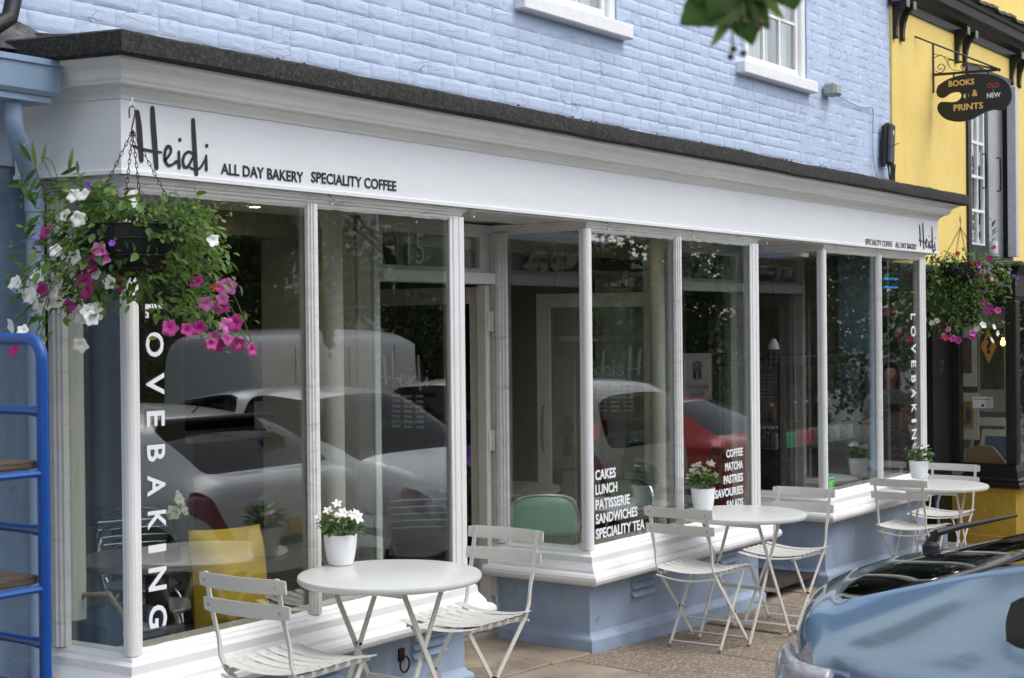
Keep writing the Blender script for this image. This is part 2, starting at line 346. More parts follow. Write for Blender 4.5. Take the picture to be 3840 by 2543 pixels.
# bricks
def brick_mesh(w,seed,h=.0715):
    rr=random.Random(seed); mb=MB(); nx,nz=5,3; d=.0019
    vs=[]
    for j in range(nz+1):
        for i in range(nx+1):
            edge=(i in(0,nx)) or (j in(0,nz)); x=w*i/nx; z=h*j/nz
            jx=rr.uniform(-.003,.003); jz=rr.uniform(-.0028,.0028)
            dd=d*(.75 if edge else 1)*rr.uniform(.6,1.35)
            vs.append((x+jx,-dd,z+jz))
    fs=[(j*(nx+1)+i,j*(nx+1)+i+1,(j+1)*(nx+1)+i+1,(j+1)*(nx+1)+i) for j in range(nz) for i in range(nx)]
    base=len(vs); ring=[i for i in range(nx+1)]+[(j*(nx+1)+nx) for j in range(1,nz+1)]+[nz*(nx+1)+i for i in range(nx-1,-1,-1)]+[j*(nx+1) for j in range(nz-1,0,-1)]
    for k in ring: v=vs[k]; vs.append((v[0]*1.0+(-.003 if v[0]<w/2 else .003),.001,v[2]+(-.003 if v[2]<h/2 else .003)))
    n=len(ring)
    for k in range(n): fs.append((ring[k],ring[(k+1)%n],base+(k+1)%n,base+k))
    mb.add(vs,fs); return mb
BW,BJ,CH=.2265,.004,.0755
shared={}
def bmesh_for(w):
    key=(round(w,3),rnd.randrange(7) if w>.2 else rnd.randrange(2))
    if key not in shared: shared[key]=brick_mesh(w,hash(key)&0xffff).mesh('brick',BLUE,True,60)
    return shared[key],key
cands=[]
row=0; z=2.86
while z<6.6:
    # Flemish-like irregular bond: stretchers and headers
    x=X0+rnd.uniform(-.05,0)-(.11 if row%2 else 0); k=0
    while x<X1:
        w=BW if (k+row)%4 else .110
        a,b=max(x,X0),min(x+w,X1)
        segs=[(a,b)]
        for o in openings:
            if z+.066>o[2]-.1 and z<o[3]:
                ns=[]
                for (p,q) in segs:
                    if q<=o[0] or p>=o[1]: ns.append((p,q))
                    else:
                        if p<o[0]: ns.append((p,o[0]))
                        if q>o[1]: ns.append((o[1],q))
                segs=ns
        for (p,q) in segs:
            if q-p>.03: cands.append((p,z,q-p))
        x+=w+BJ; k+=1
    z+=CH; row+=1
def vis_size(c):
    x,z,w=c; p=Vector((x+w/2,WY,z+.03-1.8)); d=p.dot(fw); u=p.dot(rt2)/d*1.4583; v=p.dot(up2)/d*1.4583
    inside=abs(u)<.52 and abs(v)<.35; return (0 if not inside else 1)*w/d, inside, d
sc=sorted(cands,key=lambda c:-vis_size(c)[0])
rest=MB()
for i,c in enumerate(sc):
    x,z,w=c
    if i<298:
        me,key=bmesh_for(w)
        o=link(me,'brick',bb,(x-3,rnd.uniform(-.0015,.001),z+rnd.uniform(-.0015,.0015)),(0,rnd.uniform(-.004,.004),0))
    else:
        q=brick_mesh(w,int(x*977+z*131)&0xffff); dz=rnd.uniform(-.0015,.0015)
        rest.add([(v[0]+x-3,v[1],v[2]+z+dz) for v in q.v],q.f)
rest.build('remaining_bricks',BLUE,bb,True,kind='stuff')
# upstairs windows
PAINTW=mat('window_white_paint',(.84,.84,.83),.5,bump=.35,bscale=30,noise_amt=.04,dirt=(.5,.5,.45),dscale=9,dlo=.7,dhi=.85)
LACE=mat('net_curtain',(.55,.53,.52),.9,noise_amt=.12,nscale=3,stretch=(12,1,.3))
for (a,b,zb,zt),sx0,sx1 in ((openings[0],6.98,8.18),(openings[1],9.72,10.98)):
    w=MB(); w.box(sx0-3,sx1-3,-.075,.12,3.638,3.728,.008)
    for i,v in enumerate(w.v): pass
    wf=MB(); f=.075; r=.012
    wf.box(a-3,a-3+f,.012,.10,3.73,zt,.006); wf.box(b-3-f,b-3,.012,.10,3.73,zt,.006); wf.box(a-3+f,b-3-f,.012,.10,zt-f,zt,.006)
    fo=wf.build('window',PAINTW,bb)
    w.build('sill',PAINTW,fo)
    s=MB(); xa,xb=a-3+f+.001,b-3-f-.001; st=.045
    s.box(xa,xa+st,.04,.08,3.732,zt-f,.004); s.box(xb-st,xb,.04,.08,3.732,zt-f,.004); s.box(xa+st,xb-st,.038,.08,3.732,3.81,.004)
    n=3; pw=(xb-xa-2*st)/n; zz=3.81; ph=.36
    for k in range(1,n): s.box(xa+st+pw*k-.011,xa+st+pw*k+.011,.045,.075,3.81,zt-f)
    while zz+ph<zt-f:
        zz+=ph; s.box(xa+st,xb-st,.046,.074,zz-.011,zz+.011)
    s.build('sash',PAINTW,fo)
    p=MB(); p.box(xa+st,xb-st,.058,.062,3.81,zt-f); p.build('pane',GLASS,fo)
    c=MB(); n=40; vs=[];fs=[]
    for i in range(n+1):
        xx=xa+st+(xb-xa-2*st)*i/n; yy=.12+.012*math.sin(i*1.9)+.008*math.sin(i*.7)
        vs+=[(xx,yy,3.80),(xx,yy,zt)]
    # curtains drawn to each side with a dark gap
    gp=int(n*.62)
    for i in range(n):
        if not gp<=i<gp+9: fs.append((2*i,2*i+2,2*i+3,2*i+1))
    c.add(vs,fs); c.build('curtain',LACE,fo,True)
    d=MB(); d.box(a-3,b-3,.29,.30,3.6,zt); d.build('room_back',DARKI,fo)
# blue stub of masonry behind the lead, lead flashing apron and black gutter pipe (top left)
fl=MB(); vs=[];fs=[]
nx,nz=26,8
for j in range(nz+1):
    for i in range(nx+1):
        u=i/nx; v=j/nz; x=3.16+u*.82; zt_=3.06-.10*u-.02*math.sin(u*9); zb_=2.86+.03*u
        z=zb_+(zt_-zb_)*v; dpt=-.02-.20*(1-v)**1.3-.03*noise.noise(Vector((u*6,v*3,1)))-.022*abs(noise.noise(Vector((u*14,v*5,4))))
        vs.append((x,WY+dpt,z))
fs=[(j*(nx+1)+i,j*(nx+1)+i+1,(j+1)*(nx+1)+i+1,(j+1)*(nx+1)+i) for j in range(nz) for i in range(nx)]
o=MB().add(vs,fs).build('lead_flashing',LEAD,None,True); sm=o.modifiers.new('s','SOLIDIFY'); sm.thickness=.004
tag(o,'crumpled grey lead flashing sheet above the left end of the bakery roof edge','flashing')
gt=thing('black_gutter_pipe','black gutter end and thin pipe at the upper left corner of the picture','gutter',(3.37,4.8,2.79))
m=MB(); m.tube([(-.9,0.0,.10),(-.2,0.0,.115),(-.02,0,.13),(.08,0,.2),(.13,0.02,.34),(.15,.03,.8)],.032,12); m.build('pipe',BLACK,gt,True)
m=MB(); m.tube([(-.045,0,.10),(-.05,0,-.03),(-.055,0.0,-.22)],.013,8); m.build('outlet',BLACK,gt,True)
# hopper and downpipe
dp=thing('rainwater_downpipe','blue painted rainwater downpipe with square hopper left of the bakery','downpipe',(3.61,4.88,0))
m=MB(); hp=[(.19,2.80),(.19,2.815),(.175,2.815),(.175,2.79)]
hx0,hx1,hy0,hy1=-.34,-.045,-.24,-.07
m.prism([(hx0+.03,hy0+.03),(hx1-.03,hy0+.03),(hx1-.03,hy1),(hx0+.03,hy1)],2.665,2.69)
vs=[]; 
for z,e in ((2.69,.022),(2.705,.008),(2.80,0),(2.80,-.008),(2.822,-.008),(2.822,.006)):
    vs+=[(hx0+e,hy0+e,z),(hx1-e,hy0+e,z),(hx1-e,hy1,z),(hx0+e,hy1,z)]
fs=[(k*4+i,k*4+(i+1)%4,k*4+4+(i+1)%4,k*4+4+i) for k in range(5) for i in range(4)]+[(0,1,2,3)]
m.add(vs,fs); m.build('hopper',BLUEPIPE,dp)
m=MB(); m.tube([(-.20,-.15,2.68),(-.20,-.15,2.60),(-.19,-.145,2.565),(-.165,-.13,2.53),(-.05,-.03,2.43),(-.02,-.005,2.40),(-.004,0,2.36),(0,0,2.32),(0,0,.0)],.034,16); m.build('pipe',BLUEPIPE,dp,True)
for zc in (2.52,):
    m=MB(); m.tube([(-.16,-.127,2.527),(-.135,-.105,2.50)],.038,16); m.build('collar',BLUEPIPE,dp,True)
for zc in (2.335,):
    m=MB(); m.tube([(0,0,zc-.06),(0,0,zc)],.039,16); m.build('collar',BLUEPIPE,dp,True)
m=MB(); m.lathe([(.035,0),(.045,.005),(.045,.02),(.039,.03),(.039,.075),(.045,.085),(.045,.1),(.035,.108)],18,(0,0,1.93)); m.build('collar',BLUEPIPE,dp,True)
m=MB(); m.box(-.075,.075,.03,.05,1.96,2.0,.003); m.build('bracket',BLUEPIPE,dp)
# ================================================================== SHOPFRONT
sf=thing('bakery_shopfront','long white timber bakery shopfront with three glazed bays and the lettered fascia','shopfront',(3.8,4.54,0))
SX,SY=3.8,4.54
def sw(path,prof,name,m,parent=sf,smooth=False):
    return MB().sweep([(p[0]-SX,p[1]-SY) for p in path],prof).build(name,m,parent,smooth)
# walking left->right along the front with outward = -Y means right hand of +X direction
FP=[(3.60,4.985),(3.72,4.50),(12.44,4.50),(12.44,4.985)]
sw(FP,[(0,2.41),(.004,2.405),(.012,2.405),(.012,2.42),(0,2.425),(0,2.70),(-.05,2.70),(-.05,2.41)],'fascia_board',SIGNW)
# cornice: coves and beads
cor=[(-.03,2.690),(.006,2.690),(.008,2.697),(.012,2.705),(.020,2.714),(.034,2.724),(.040,2.727),(.044,2.733),(.070,2.737),(.074,2.747),(.080,2.752),(.084,2.760),(.086,2.768),(.094,2.786),(.112,2.800),(.136,2.808),(.140,2.822),(-.03,2.822)]
sw(FP,cor,'cornice',WHITE)
# felt coping with uneven edge: subdivided
def felt_coping():
    path=[(3.60,4.985),(3.72,4.50),(12.52,4.50),(12.52,4.985)]
    pts=[]
    for i in range(len(path)-1):
        a,b=Vector(path[i]),Vector(path[i+1]); n=max(1,int((b-a).length/.06))
        for k in range(n): pts.append((a+(b-a)*k/n,i,k==0))
    pts.append((Vector(path[-1]),len(path)-2,False))
    dirs=[(Vector(path[i+1])-Vector(path[i])).normalized() for i in range(3)]
    prof=[(-.02,2.823),(.165,2.823),(.178,2.832),(.182,2.87),(.178,2.905),(.160,2.915),(.06,2.925),(-.02,2.935),(-.48,3.0),(-.48,2.823)]
    vs=[];m=len(prof)
    for j,(p,i,c) in enumerate(pts):
        d=dirs[i]; o=Vector((d.y,-d.x)); k=1
        if c and i>0:
            e=dirs[i-1]; oo=Vector((e.y,-e.x)); o=(o+oo).normalized(); k=1/o.dot(oo)
        for (u,z) in prof:
            uu=u; zz=z
            if u<-.1: 
                uu=max(u,-.02); 
            w=.005*noise.noise(Vector((p.x*2.5,p.y*2.5,z*14)))+.003*noise.noise(Vector((p.x*13,u*30,z*30)))
            x,y=p.x+o.x*k*(uu+w),p.y+o.y*k*(uu+w)
            if u<-.1: y=4.995; x=min(max(x,3.58),12.64)
            vs.append((x-SX,y-SY,zz+w*.8+.004*noise.noise(Vector((p.x*.9,3,z)))))
    fs=[]
    for i in range(len(pts)-1):
        for j in range(m): a=i*m+j;b=i*m+(j+1)%m; fs.append((a,b,b+m,a+m))
    fs.append(tuple(range(m))[::-1]); fs.append(tuple(range((len(pts)-1)*m,len(pts)*m)))
    return MB().add(vs,fs).build('roof_coping',FELT,sf,True)
felt_coping()
# little moss and grit lumps along the felt edge
mo=MB()
for k in range(70):
    x=rnd.uniform(4,12.3); 
    if k<24: x=rnd.choice((6.6,7.9,9.1,7.2))+rnd.gauss(0,.12)
    r=rnd.uniform(.004,.011); c=Vector((x-SX,4.33-SY+rnd.uniform(-.005,.05),2.915))
    mo.lathe([(r,0),(r*.8,r*.5),(r*.2,r*.8)],6,c)
mo.build('moss',mat('moss',(.12,.10,.06),.95,bump=1),sf,kind='stuff')
# top rail under the fascia (stepped mouldings) over the bays and soffit over recesses
BAYS=[[(3.755,4.985),(3.78,4.54),(5.85,4.54),(5.91,5.2)],[(7.00,5.2),(7.00,4.54),(9.08,4.54),(9.10,5.2)],[(10.165,5.2),(10.165,4.54),(12.185,4.54),(12.185,4.985)]]
rail=[(-.03,2.352),(.002,2.352),(.005,2.366),(.012,2.368),(.014,2.378),(.022,2.382),(.024,2.392),(.034,2.396),(.034,2.405),(-.03,2.405)]
for b in BAYS:
    sw(b,rail,'head_moulding',OLDW)
sof=MB(); sof.box(-.06,8.55,.0,.45,2.4055,2.412)
sof.build('soffit',OLDW,sf)
for x0,x1 in ((5.885,7.03),(9.12,10.21)):
    m=MB(); m.box(x0-SX,x1-SX,-.035,.0,2.395,2.4065,.003); m.build('soffit_bead',OLDW,sf)
# sills
sill=[(-.05,.575),(0,.568),(.026,.556),(.030,.545),(.052,.534),(.056,.502),(.066,.488),(.084,.464),(.088,.450),(.108,.444),(.121,.430),(.125,.412),(.119,.395),(.105,.384),(.09,.38),(-.05,.38)]
SILLB=[]
for i,b in enumerate(BAYS):
    bb_=list(b)
    SILLB.append(sw(bb_,sill,'window_sill',WHITE))
# stall risers (plinths)
def riser(b,zb):
    path=[(p[0]-SX,p[1]-SY) for p in b]
    pts=[];
    m=MB(); prof=[(-.1,.379),(.0,.379),(.004,.10),(.012,.085),(.035,.07),(.04,.06),(.042,-.5),(-.1,-.5)]
    m.sweep(path,prof)
    m.v=[(v[0],v[1],v[2] if v[2]>.2 else v[2]+g(v[0]+SX,v[1]+SY)*.75) for v in m.v]
    return m.build('stall_riser',BLUEP,sf)
RIS=[riser(b,0) for b in BAYS]
# posts: moulded section, extruded
def post(x,y,w,d,face=0,name='post',z0=.565,z1=2.36,m=OLDW):
    """face 0: looks to -Y ; width along x ; 1: looks to -X"""
    h=w/2; pr=[(-h,0),(-h,-d*.55),(-h*.72,-d*.55),(-h*.66,-d*.8),(-h*.36,-d*.8),(-h*.28,-d),(h*.28,-d),(h*.36,-d*.8),(h*.66,-d*.8),(h*.72,-d*.55),(h,-d*.55),(h,0)]
    if face==1: pr=[(v,-u) for u,v in pr]
    return MB().prism([(p[0]+x-SX,p[1]+y-SY) for p in pr],z0,z1).build(name,m,sf)
def corner_post(x,y,name='corner_post',w=.062,z0=.565,sx=1):
    pr=[(0,0),(w,0),(w,-.008),(w*.8,-.009),(w*.75,-.016),(w*.35,-.016),(w*.3,-.022),(.0,-.024),(-.012,-.020),(-.020,-.012),(-.024,0),(-.022,w*.3),(-.016,w*.35),(-.016,w*.75),(-.009,w*.8),(-.008,w),(0,w)]
    return MB().prism([(sx*p[0]+x-SX,p[1]+y-SY) for p in pr],z0,2.36).build(name,WHITE,sf)
corner_post(3.78,4.54,w=.042); corner_post(7.00,4.54,w=.042); corner_post(10.165,4.54,w=.042)
corner_post(5.85,4.54,sx=-1,w=.085); corner_post(9.08,4.54,sx=-1,w=.085); corner_post(12.185,4.54,sx=-1,w=.085)
for x in (4.80,8.03,11.215): post(x-.012,4.545,.062,.036,0,'mullion')
# left end jamb pilaster of bay one and the rear jambs of the recess returns
post(3.765,4.93,.085,.05,1,'jamb'); 
for x,s in ((7.00,1),(10.165,1)): post(x+.01,5.13,.085,.045,1,'jamb')
# panes
def pane(p,q,z0=.57,z1=2.36,t=.006,m=GLASS):
    p=Vector((p[0]-SX,p[1]-SY,0)); q=Vector((q[0]-SX,q[1]-SY,0)); d=(q-p); n=Vector((d.y,-d.x,0)).normalized()*t/2
    mb=MB(); vs=[a+b+Vector((0,0,z)) for z in(z0,z1) for a,b in((p,n),(q,n),(q,-n),(p,-n))]
    mb.add(vs,[(3,2,1,0),(4,5,6,7),(0,1,5,4),(1,2,6,5),(2,3,7,6),(3,0,4,7)])
    return mb.build('pane',m,sf)
PY=4.552
pane((3.767,4.90),(3.79,4.585)); pane((3.824,PY),(4.757,PY)); pane((4.82,PY),(5.763,PY)); pane((5.845,4.63),(5.893,5.16))
pane((7.012,5.09),(7.012,4.585)); pane((7.044,PY),(7.987,PY)); pane((8.05,PY),(8.993,PY)); pane((9.072,4.63),(9.09,5.16))
pane((10.177,5.09),(10.177,4.585)); pane((10.209,PY),(11.172,PY)); pane((11.235,PY),(12.098,PY)); pane((12.175,4.63),(12.175,4.93))
# uneven putty/paint line at the foot of panes
pt=MB()
for (a,b) in ((3.824,4.757),(4.82,5.763),(7.044,7.987),(8.05,8.993),(10.209,11.172),(11.235,12.098)):
    n=30
    for zz,sgn in ((.574,1),(2.352,-1)):
        vs=[];fs=[]
        for i in range(n+1):
            x=a+(b-a)*i/n; h=.010+.006*noise.noise(Vector((x*14,sgn,0)))
            vs+=[(x-SX,-.004,zz-.006*sgn),(x-SX,.0085,zz+h*sgn),(x-SX,.0085,zz-.006*sgn)]
        for i in range(n): fs+=[(3*i,3*i+3,3*i+4,3*i+1)]
        MB().add(vs,fs).build('putty_line',WHITE,sf)

# hooks (screw eyes)
for x in (4.87,5.90,7.16,8.14,9.16,10.30,11.1):
    m=MB(); m.tube([(x-SX+.016*math.cos(a)*.75,-.05,2.39-.0+.016*math.sin(a)-.016) for a in [k*2*PI/12 for k in range(12)]],.0028,6,closed=True)
    m.tube([(x-SX,-.03,2.405),(x-SX,-.05,2.39)],.0028,6); m.build('hanging_eye',STEEL,sf,True)
# vents of three louvres, wall ring
def vent(x0,x1,z0,z1):
    v=MB(); v.box(x0-SX,x1-SX,-.002,.02,z0,z1); f=v.build('air_vent',BLUEP,sf)
    n=3; h=(z1-z0)/n
    for k in range(n):
        l=MB(); a=z0+k*h
        l.prism([(-.028,a+.006),(-.031,a+.012),(-.003,a+h*.85),(-.001,a+h*.62)],x0-SX,x1-SX,'x'); l.build('louvre',BLUEP,f)
vent(5.44,5.69,.235,.365); vent(4.70,4.94,.245,.37); vent(7.44,7.69,.225,.375); vent(8.52,8.76,.225,.365)
m=MB(); m.box(5.345-SX,5.385-SX,-.012,.0,.25,.31,.002); rb=m.build('wall_ring',RUST,sf)
m=MB(); m.tube([(5.37-SX+.033*math.cos(a),-.022,.235+.037*math.sin(a)) for a in [k*2*PI/18 for k in range(18)]],.005,7,closed=True); m.build('ring',RUST,rb,True)
# doors, transoms, recess walls
DY=5.2
def door(xl,xr,hinge,label15):
    # frame: jambs, transom bar, transom light
    w=.06
    fr=MB(); fr.box(xl-SX,xl+.05-SX,DY-SY-.03,DY-SY+.09,-.2,2.405,.004); fr.box(xr-.05-SX,xr-SX,DY-SY-.03,DY-SY+.09,-.2,2.405,.004)
    fr.box(xl+.05-SX,xr-.05-SX,DY-SY-.02,DY-SY+.08,2.36,2.405); o=fr.build('door_frame',OLDW,sf)
    tb=MB(); tb.box(xl+.05-SX,xr-.015-SX,DY-SY-.055,DY-SY+.07,2.065,2.13,.004); tb.build('transom_bar',WHITE,o)
    tf=MB(); a,b=xl+.05-SX,xr-.05-SX
    tf.box(a,a+.05,DY-SY-.01,DY-SY+.04,2.131,2.36,.006); tf.box(b-.09,b,DY-SY-.01,DY-SY+.04,2.131,2.36,.006); tf.box(a+.05,b-.09,DY-SY-.01,DY-SY+.04,2.131,2.155,.004); tf.box(a+.05,b-.09,DY-SY-.01,DY-SY+.04,2.335,2.36,.004)
    tf.build('transom_light',OLDW,o)
    tg=MB(); tg.box(a+.05,b-.09,DY-SY+.012,DY-SY+.017,2.155,2.335); tg.build('transom_pane',GLASS,o)
    # leaf, swung inwards; local frame: x along leaf from hinge, outer face to -y
    L=xr-xl-.12; root=bpy.data.objects.new('door',None); COL.objects.link(root); root.parent=sf
    hx=(xr-.06) if hinge=='R' else (xl+.06)
    root.location=(hx-SX,DY-SY+.04,0); sgn=-1 if hinge=='R' else 1
    root.rotation_euler=(0,0,R(-88) if hinge=='R' else R(112))
    Z0,Z1=.06,2.055; f=.10
    lf=MB()
    def bx(u0,u1,z0,z1,t=.044,bev=.004):
        x0,x1=sorted((u0*sgn,u1*sgn)); lf.box(x0,x1,0,t,z0,z1,bev)
    bx(0,f,Z0,Z1); bx(L-f,L,Z0,Z1); bx(f,L-f,Z1-f,Z1); bx(f,L-f,Z0,Z0+.30); 
    lf.build('leaf_frame',CREAM,root)
    gl=MB(); x0,x1=sorted((f*sgn,(L-f)*sgn)); gl.box(x0,x1,.018,.024,Z0+.30,Z1-f); gl.build('leaf_pane',GLASS,root)
    for side in(-1,1):
        yy=-.045 if side<0 else .089; hd=MB(); ux=(L-.05)*sgn
        base=0 if side<0 else .044
        hd.tube([(ux,base,.93),(ux,yy,.96),(ux,yy+side*.012,1.09),(ux,yy,1.22),(ux,base,1.25)],.009,8); hd.build('handle',BRASS,root,True)
    return o,root,L,sgn
d1=door(5.93,7.03,'R','15'); d2=door(9.12,10.21,'L','')
for zc in (1.85,1.16,.32):
    m=MB(); m.box(6.955-SX,6.99-SX,DY-SY-.036,DY-SY-.03,zc-.06,zc+.06,.001); m.box(6.915-SX,6.945-SX,DY-SY-.036,DY-SY-.03,zc-.06,zc+.06,.001)
    m.tube([(6.950-SX,DY-SY-.04,zc-.06),(6.950-SX,DY-SY-.04,zc+.06)],.006,8); m.build('hinge',CREAM,d1[0])
# inner door stop, cream, with the black gap beside the hinge
m=MB(); m.box(6.90-SX,6.94-SX,DY-SY-.029,DY-SY+.03,0,2.06); m.build('door_stop',CREAM,d1[0])
m=MB(); m.box(5.93-SX,7.03-SX,DY-SY-.05,DY-SY+.12,-.2,.06,.01); m.build('threshold',mat('worn_step',(.3,.26,.2),.8),d1[0])
m=MB(); m.box(9.12-SX,10.21-SX,DY-SY-.05,DY-SY+.12,-.3,.02,.01); m.build('threshold',MT['worn_step'],d2[0])
# door 1: readable text on outer face ; door 2: same text seen from behind
HRS=[('MON','8AM - 5PM'),('TUE','8AM - 5PM'),('WED','8AM - 5PM'),('THU','8AM - 5PM'),('FRI','8AM - 5PM'),('SAT','8AM - 5PM'),('SUN','9AM - 4PM')]
def heidi(pf,m,name,parent,bold=1.0,mirror=False):
    """logo in unit box: u 0..1.70, v 0..1 (v up)."""
    mb=MB()
    W1=lambda t:.085*bold*(.55+.45*math.sin(PI*min(1,t*1.6+.12)) if t<.5 else 1-.25*(t-.5))
    thick=lambda t:.092*bold*(.62+.38*math.sin(PI*(.12+.76*t)))
    thin=lambda t:.034*bold*(.8+.3*math.sin(PI*t))
    mid=lambda t:.042*bold*(.75+.35*math.sin(PI*t))
    st=[([(.10,.90),(.13,.70),(.15,.45),(.175,.12)],thick),([(.42,1.0),(.435,.70),(.46,.40),(.49,.02)],thick),([(.0,.34),(.25,.30),(.50,.285),(.60,.285)],thin),
        ([(.66,.155),(.72,.20),(.80,.30),(.80,.38),(.74,.40),(.69,.33),(.67,.22),(.70,.12),(.76,.08),(.85,.11),(.92,.17)],mid),
        ([(.985,.33),(.985,.22),(.985,.12),(.99,.07)],lambda t:.058*bold*(.7+.3*t)),([(.985,.12),(.93,.15),(.88,.12)],thin),
        ([(1.29,.33),(1.20,.35),(1.11,.29),(1.07,.18),(1.10,.09),(1.17,.09),(1.25,.19),(1.33,.33)],mid),
        ([(1.31,.90),(1.325,.60),(1.345,.30),(1.37,-.02)],lambda t:.078*bold*(.68+.32*math.sin(PI*(.12+.76*t)))),
        ([(1.22,.09),(1.33,.06),(1.45,.09),(1.54,.20),(1.60,.30)],thin),
        ([(1.60,.32),(1.60,.2),(1.60,.08)],lambda t:.055*bold*(.6+.4*t)),
        ([(1.009,.535),(1.0091,.5351),(1.0095,.5355)],lambda t:.055*bold),([(1.615,.49),(1.6151,.4901),(1.6155,.4905)],lambda t:.055*bold)]
    for i,(p,w) in enumerate(st): ribbon(mb,p,w,.0012+.0002*(i%4),pf)
    return mb.build(name,m,parent)
# fascia lettering
FYl=4.4975-SY
heidi(lambda u,v,d:(3.775-SX+u*.232,FYl-d,2.437+v*.232),VINYLB,'logo_lettering',sf,1.22)
text_fit('ALL DAY BAKERY',VINYLB,4.225,4.704,2.443,2.489,.018,'sign_lettering',sf,(-SX,FYl,0))
text_fit('SPECIALITY COFFEE',VINYLB,4.753,5.322,2.449,2.497,.018,'sign_lettering',sf,(-SX,FYl,0))
text_fit('SPECIALITY COFFEE',VINYLB,10.868,11.409,2.422,2.470,.0,'sign_lettering',sf,(-SX,FYl,0))
text_fit('ALL DAY BAKERY',VINYLB,11.473,11.936,2.424,2.470,.0,'sign_lettering',sf,(-SX,FYl,0))
heidi(lambda u,v,d:(11.985-SX+u*.236,FYl-d,2.437+v*.21),VINYLB,'logo_lettering',sf,1.2)
# vertical window lettering, reading downwards
def vert_text(s,xa,xb,spans,m):
    for ch,(zt_,zb_) in zip(s,spans):
        me,a,b,c,d=text_mesh(ch,m,.02)
        for v in me.vertices:
            u=(v.co.x-a)/(b-a); t=(v.co.y-c)/(d-c); h=zt_-zb_
            v.co=Vector((xa+t*(xb-xa),v.co.z,zt_-u*h))
        # rotation by 90 clockwise: text top points to +x
        link(me,'window_letter',sf,(-SX,PY-SY-.0045,0))
zs=[1.92,1.853,1.802,1.71,1.637,1.555,1.496,1.428,1.365,1.314,1.247,1.159,1.104,1.042,.978,.941,.885,.785,.734,.638]
sp=[(1.915,1.86),(1.805,1.708),(1.645,1.560),(1.497,1.436),(1.365,1.300),(1.247,1.165),(1.107,1.035),(.974,.945),(.885,.795),(.738,.650)]
vert_text('LOVEBAKING',3.868,3.958,sp,VINYLW)
k0=1.9; 
sp2=[(1.9+(a-1.915)*.93,1.9+(b-1.915)*.93) for a,b in sp]
vert_text('LOVEBAKING',11.925,12.03,sp2,VINYLW)
y=PY-SY-.0045
for s,z0,z1,xe in (('CAKES',.945,1.004,7.268),('LUNCH',.862,.920,7.283),('PATISSERIE',.778,.836,7.418),('SANDWICHES',.697,.755,7.505),('SPECIALITY TEA',.612,.672,7.585)):
    text_fit(s,VINYLW,7.085,xe+.035,z0,z1,.028,'window_lettering',sf,(-SX,y,0))
for s,z0,z1,xs_ in (('COFFEE',.953,1.006,8.66),('MATCHA',.868,.922,8.64),('PASTRIES',.784,.840,8.62),('SAVOURIES',.702,.757,8.50),('SALADS',.62,.675,8.66)):
    text_fit(s,VINYLW,xs_,8.89,z0,z1,.028,'window_lettering',sf,(-SX,y,0))
# number over the door
text_fit('15',VINYLT,6.255-SX,6.395-SX,2.165,2.335,-.012,'door_number',d1[0],(0,DY-SY+.009,0))
# door texts (local: u from hinge)
for (o,root,L,sgn) in (d1,d2):
    x0=min(.12*sgn,(L-.12)*sgn); yl=.0165 
    heidi(lambda u,v,d:(x0+.08+u*.22,yl-d,1.45+v*.22),VINYLT,'door_logo',root)
    for k,(a,b) in enumerate(HRS):
        z=1.395-k*.031
        text_fit(a,VINYLT,x0+.16,x0+.225,z,z+.018,.01,'opening_hours',root,(0,yl,0))
        text_fit(b,VINYLT,x0+.255,x0+.40,z,z+.018,.01,'opening_hours',root,(0,yl,0))
# green hygiene sticker
m=MB(); m.box(10.265-SX,10.36-SX,PY-SY-.0046,PY-SY-.0036,.60,.69); st=m.build('hygiene_sticker',mat('green_sticker',(.16,.55,.14),.5,noise_amt=0),sf)
text_fit('5',VINYLB,10.325,10.352,.615,.645,.02,'sticker_lettering',sf,(-SX,PY-SY-.0048,0))
for k in range(4):
    m=MB(); m.lathe([(.007,0),(.007,.0006)],10); o=m.build('sticker_dot',MT['green_sticker'],sf,False,(10.28-SX+k*.012,PY-SY-.0047,.625),(R(90),0,0))
m=MB(); m.box(10.272-SX,10.35-SX,PY-SY-.0052,PY-SY-.0047,.665,.672); m.build('sticker_line',VINYLB,sf)
# ================================================================== BISTRO FURNITURE
def leafmat(name,c,c2):
    m=mat(name,c,.5,noise_amt=.35,nscale=25,bump=.3,bscale=60,dirt=c2,dscale=9,dlo=.45,dhi=.65,spec=.4)
    b=m.node_tree.nodes['Principled BSDF']
    n=m.node_tree.nodes; l=m.node_tree.links
    tr=n.new('ShaderNodeBsdfTranslucent'); tr.inputs[0].default_value=(c[0]*1.6,c[1]*1.9,c[2]*.9,1)
    ms=n.new('ShaderNodeMixShader'); ms.inputs[0].default_value=.3; o=[x for x in n if x.type=='OUTPUT_MATERIAL'][0]
    l.new(b.outputs[0],ms.inputs[1]); l.new(tr.outputs[0],ms.inputs[2]); l.new(ms.outputs[0],o.inputs[0]); return m
LEAF=leafmat('leaf_green',(.085,.165,.030),(.15,.24,.055))
LEAFD=leafmat('leaf_dark_green',(.035,.085,.022),(.06,.12,.03))
LEAFY=leafmat('leaf_light_green',(.15,.22,.05),(.22,.26,.08))
PETW=mat('white_petal',(.85,.84,.80),.6,noise_amt=.04); PETM=mat('magenta_petal',(.40,.012,.20),.55,noise_amt=.25,nscale=40)
PETP=mat('pink_petal',(.60,.16,.42),.55,noise_amt=.3,nscale=30); PETV=mat('violet_petal',(.22,.08,.50),.6); PETR=mat('red_petal',(.55,.03,.02),.6)
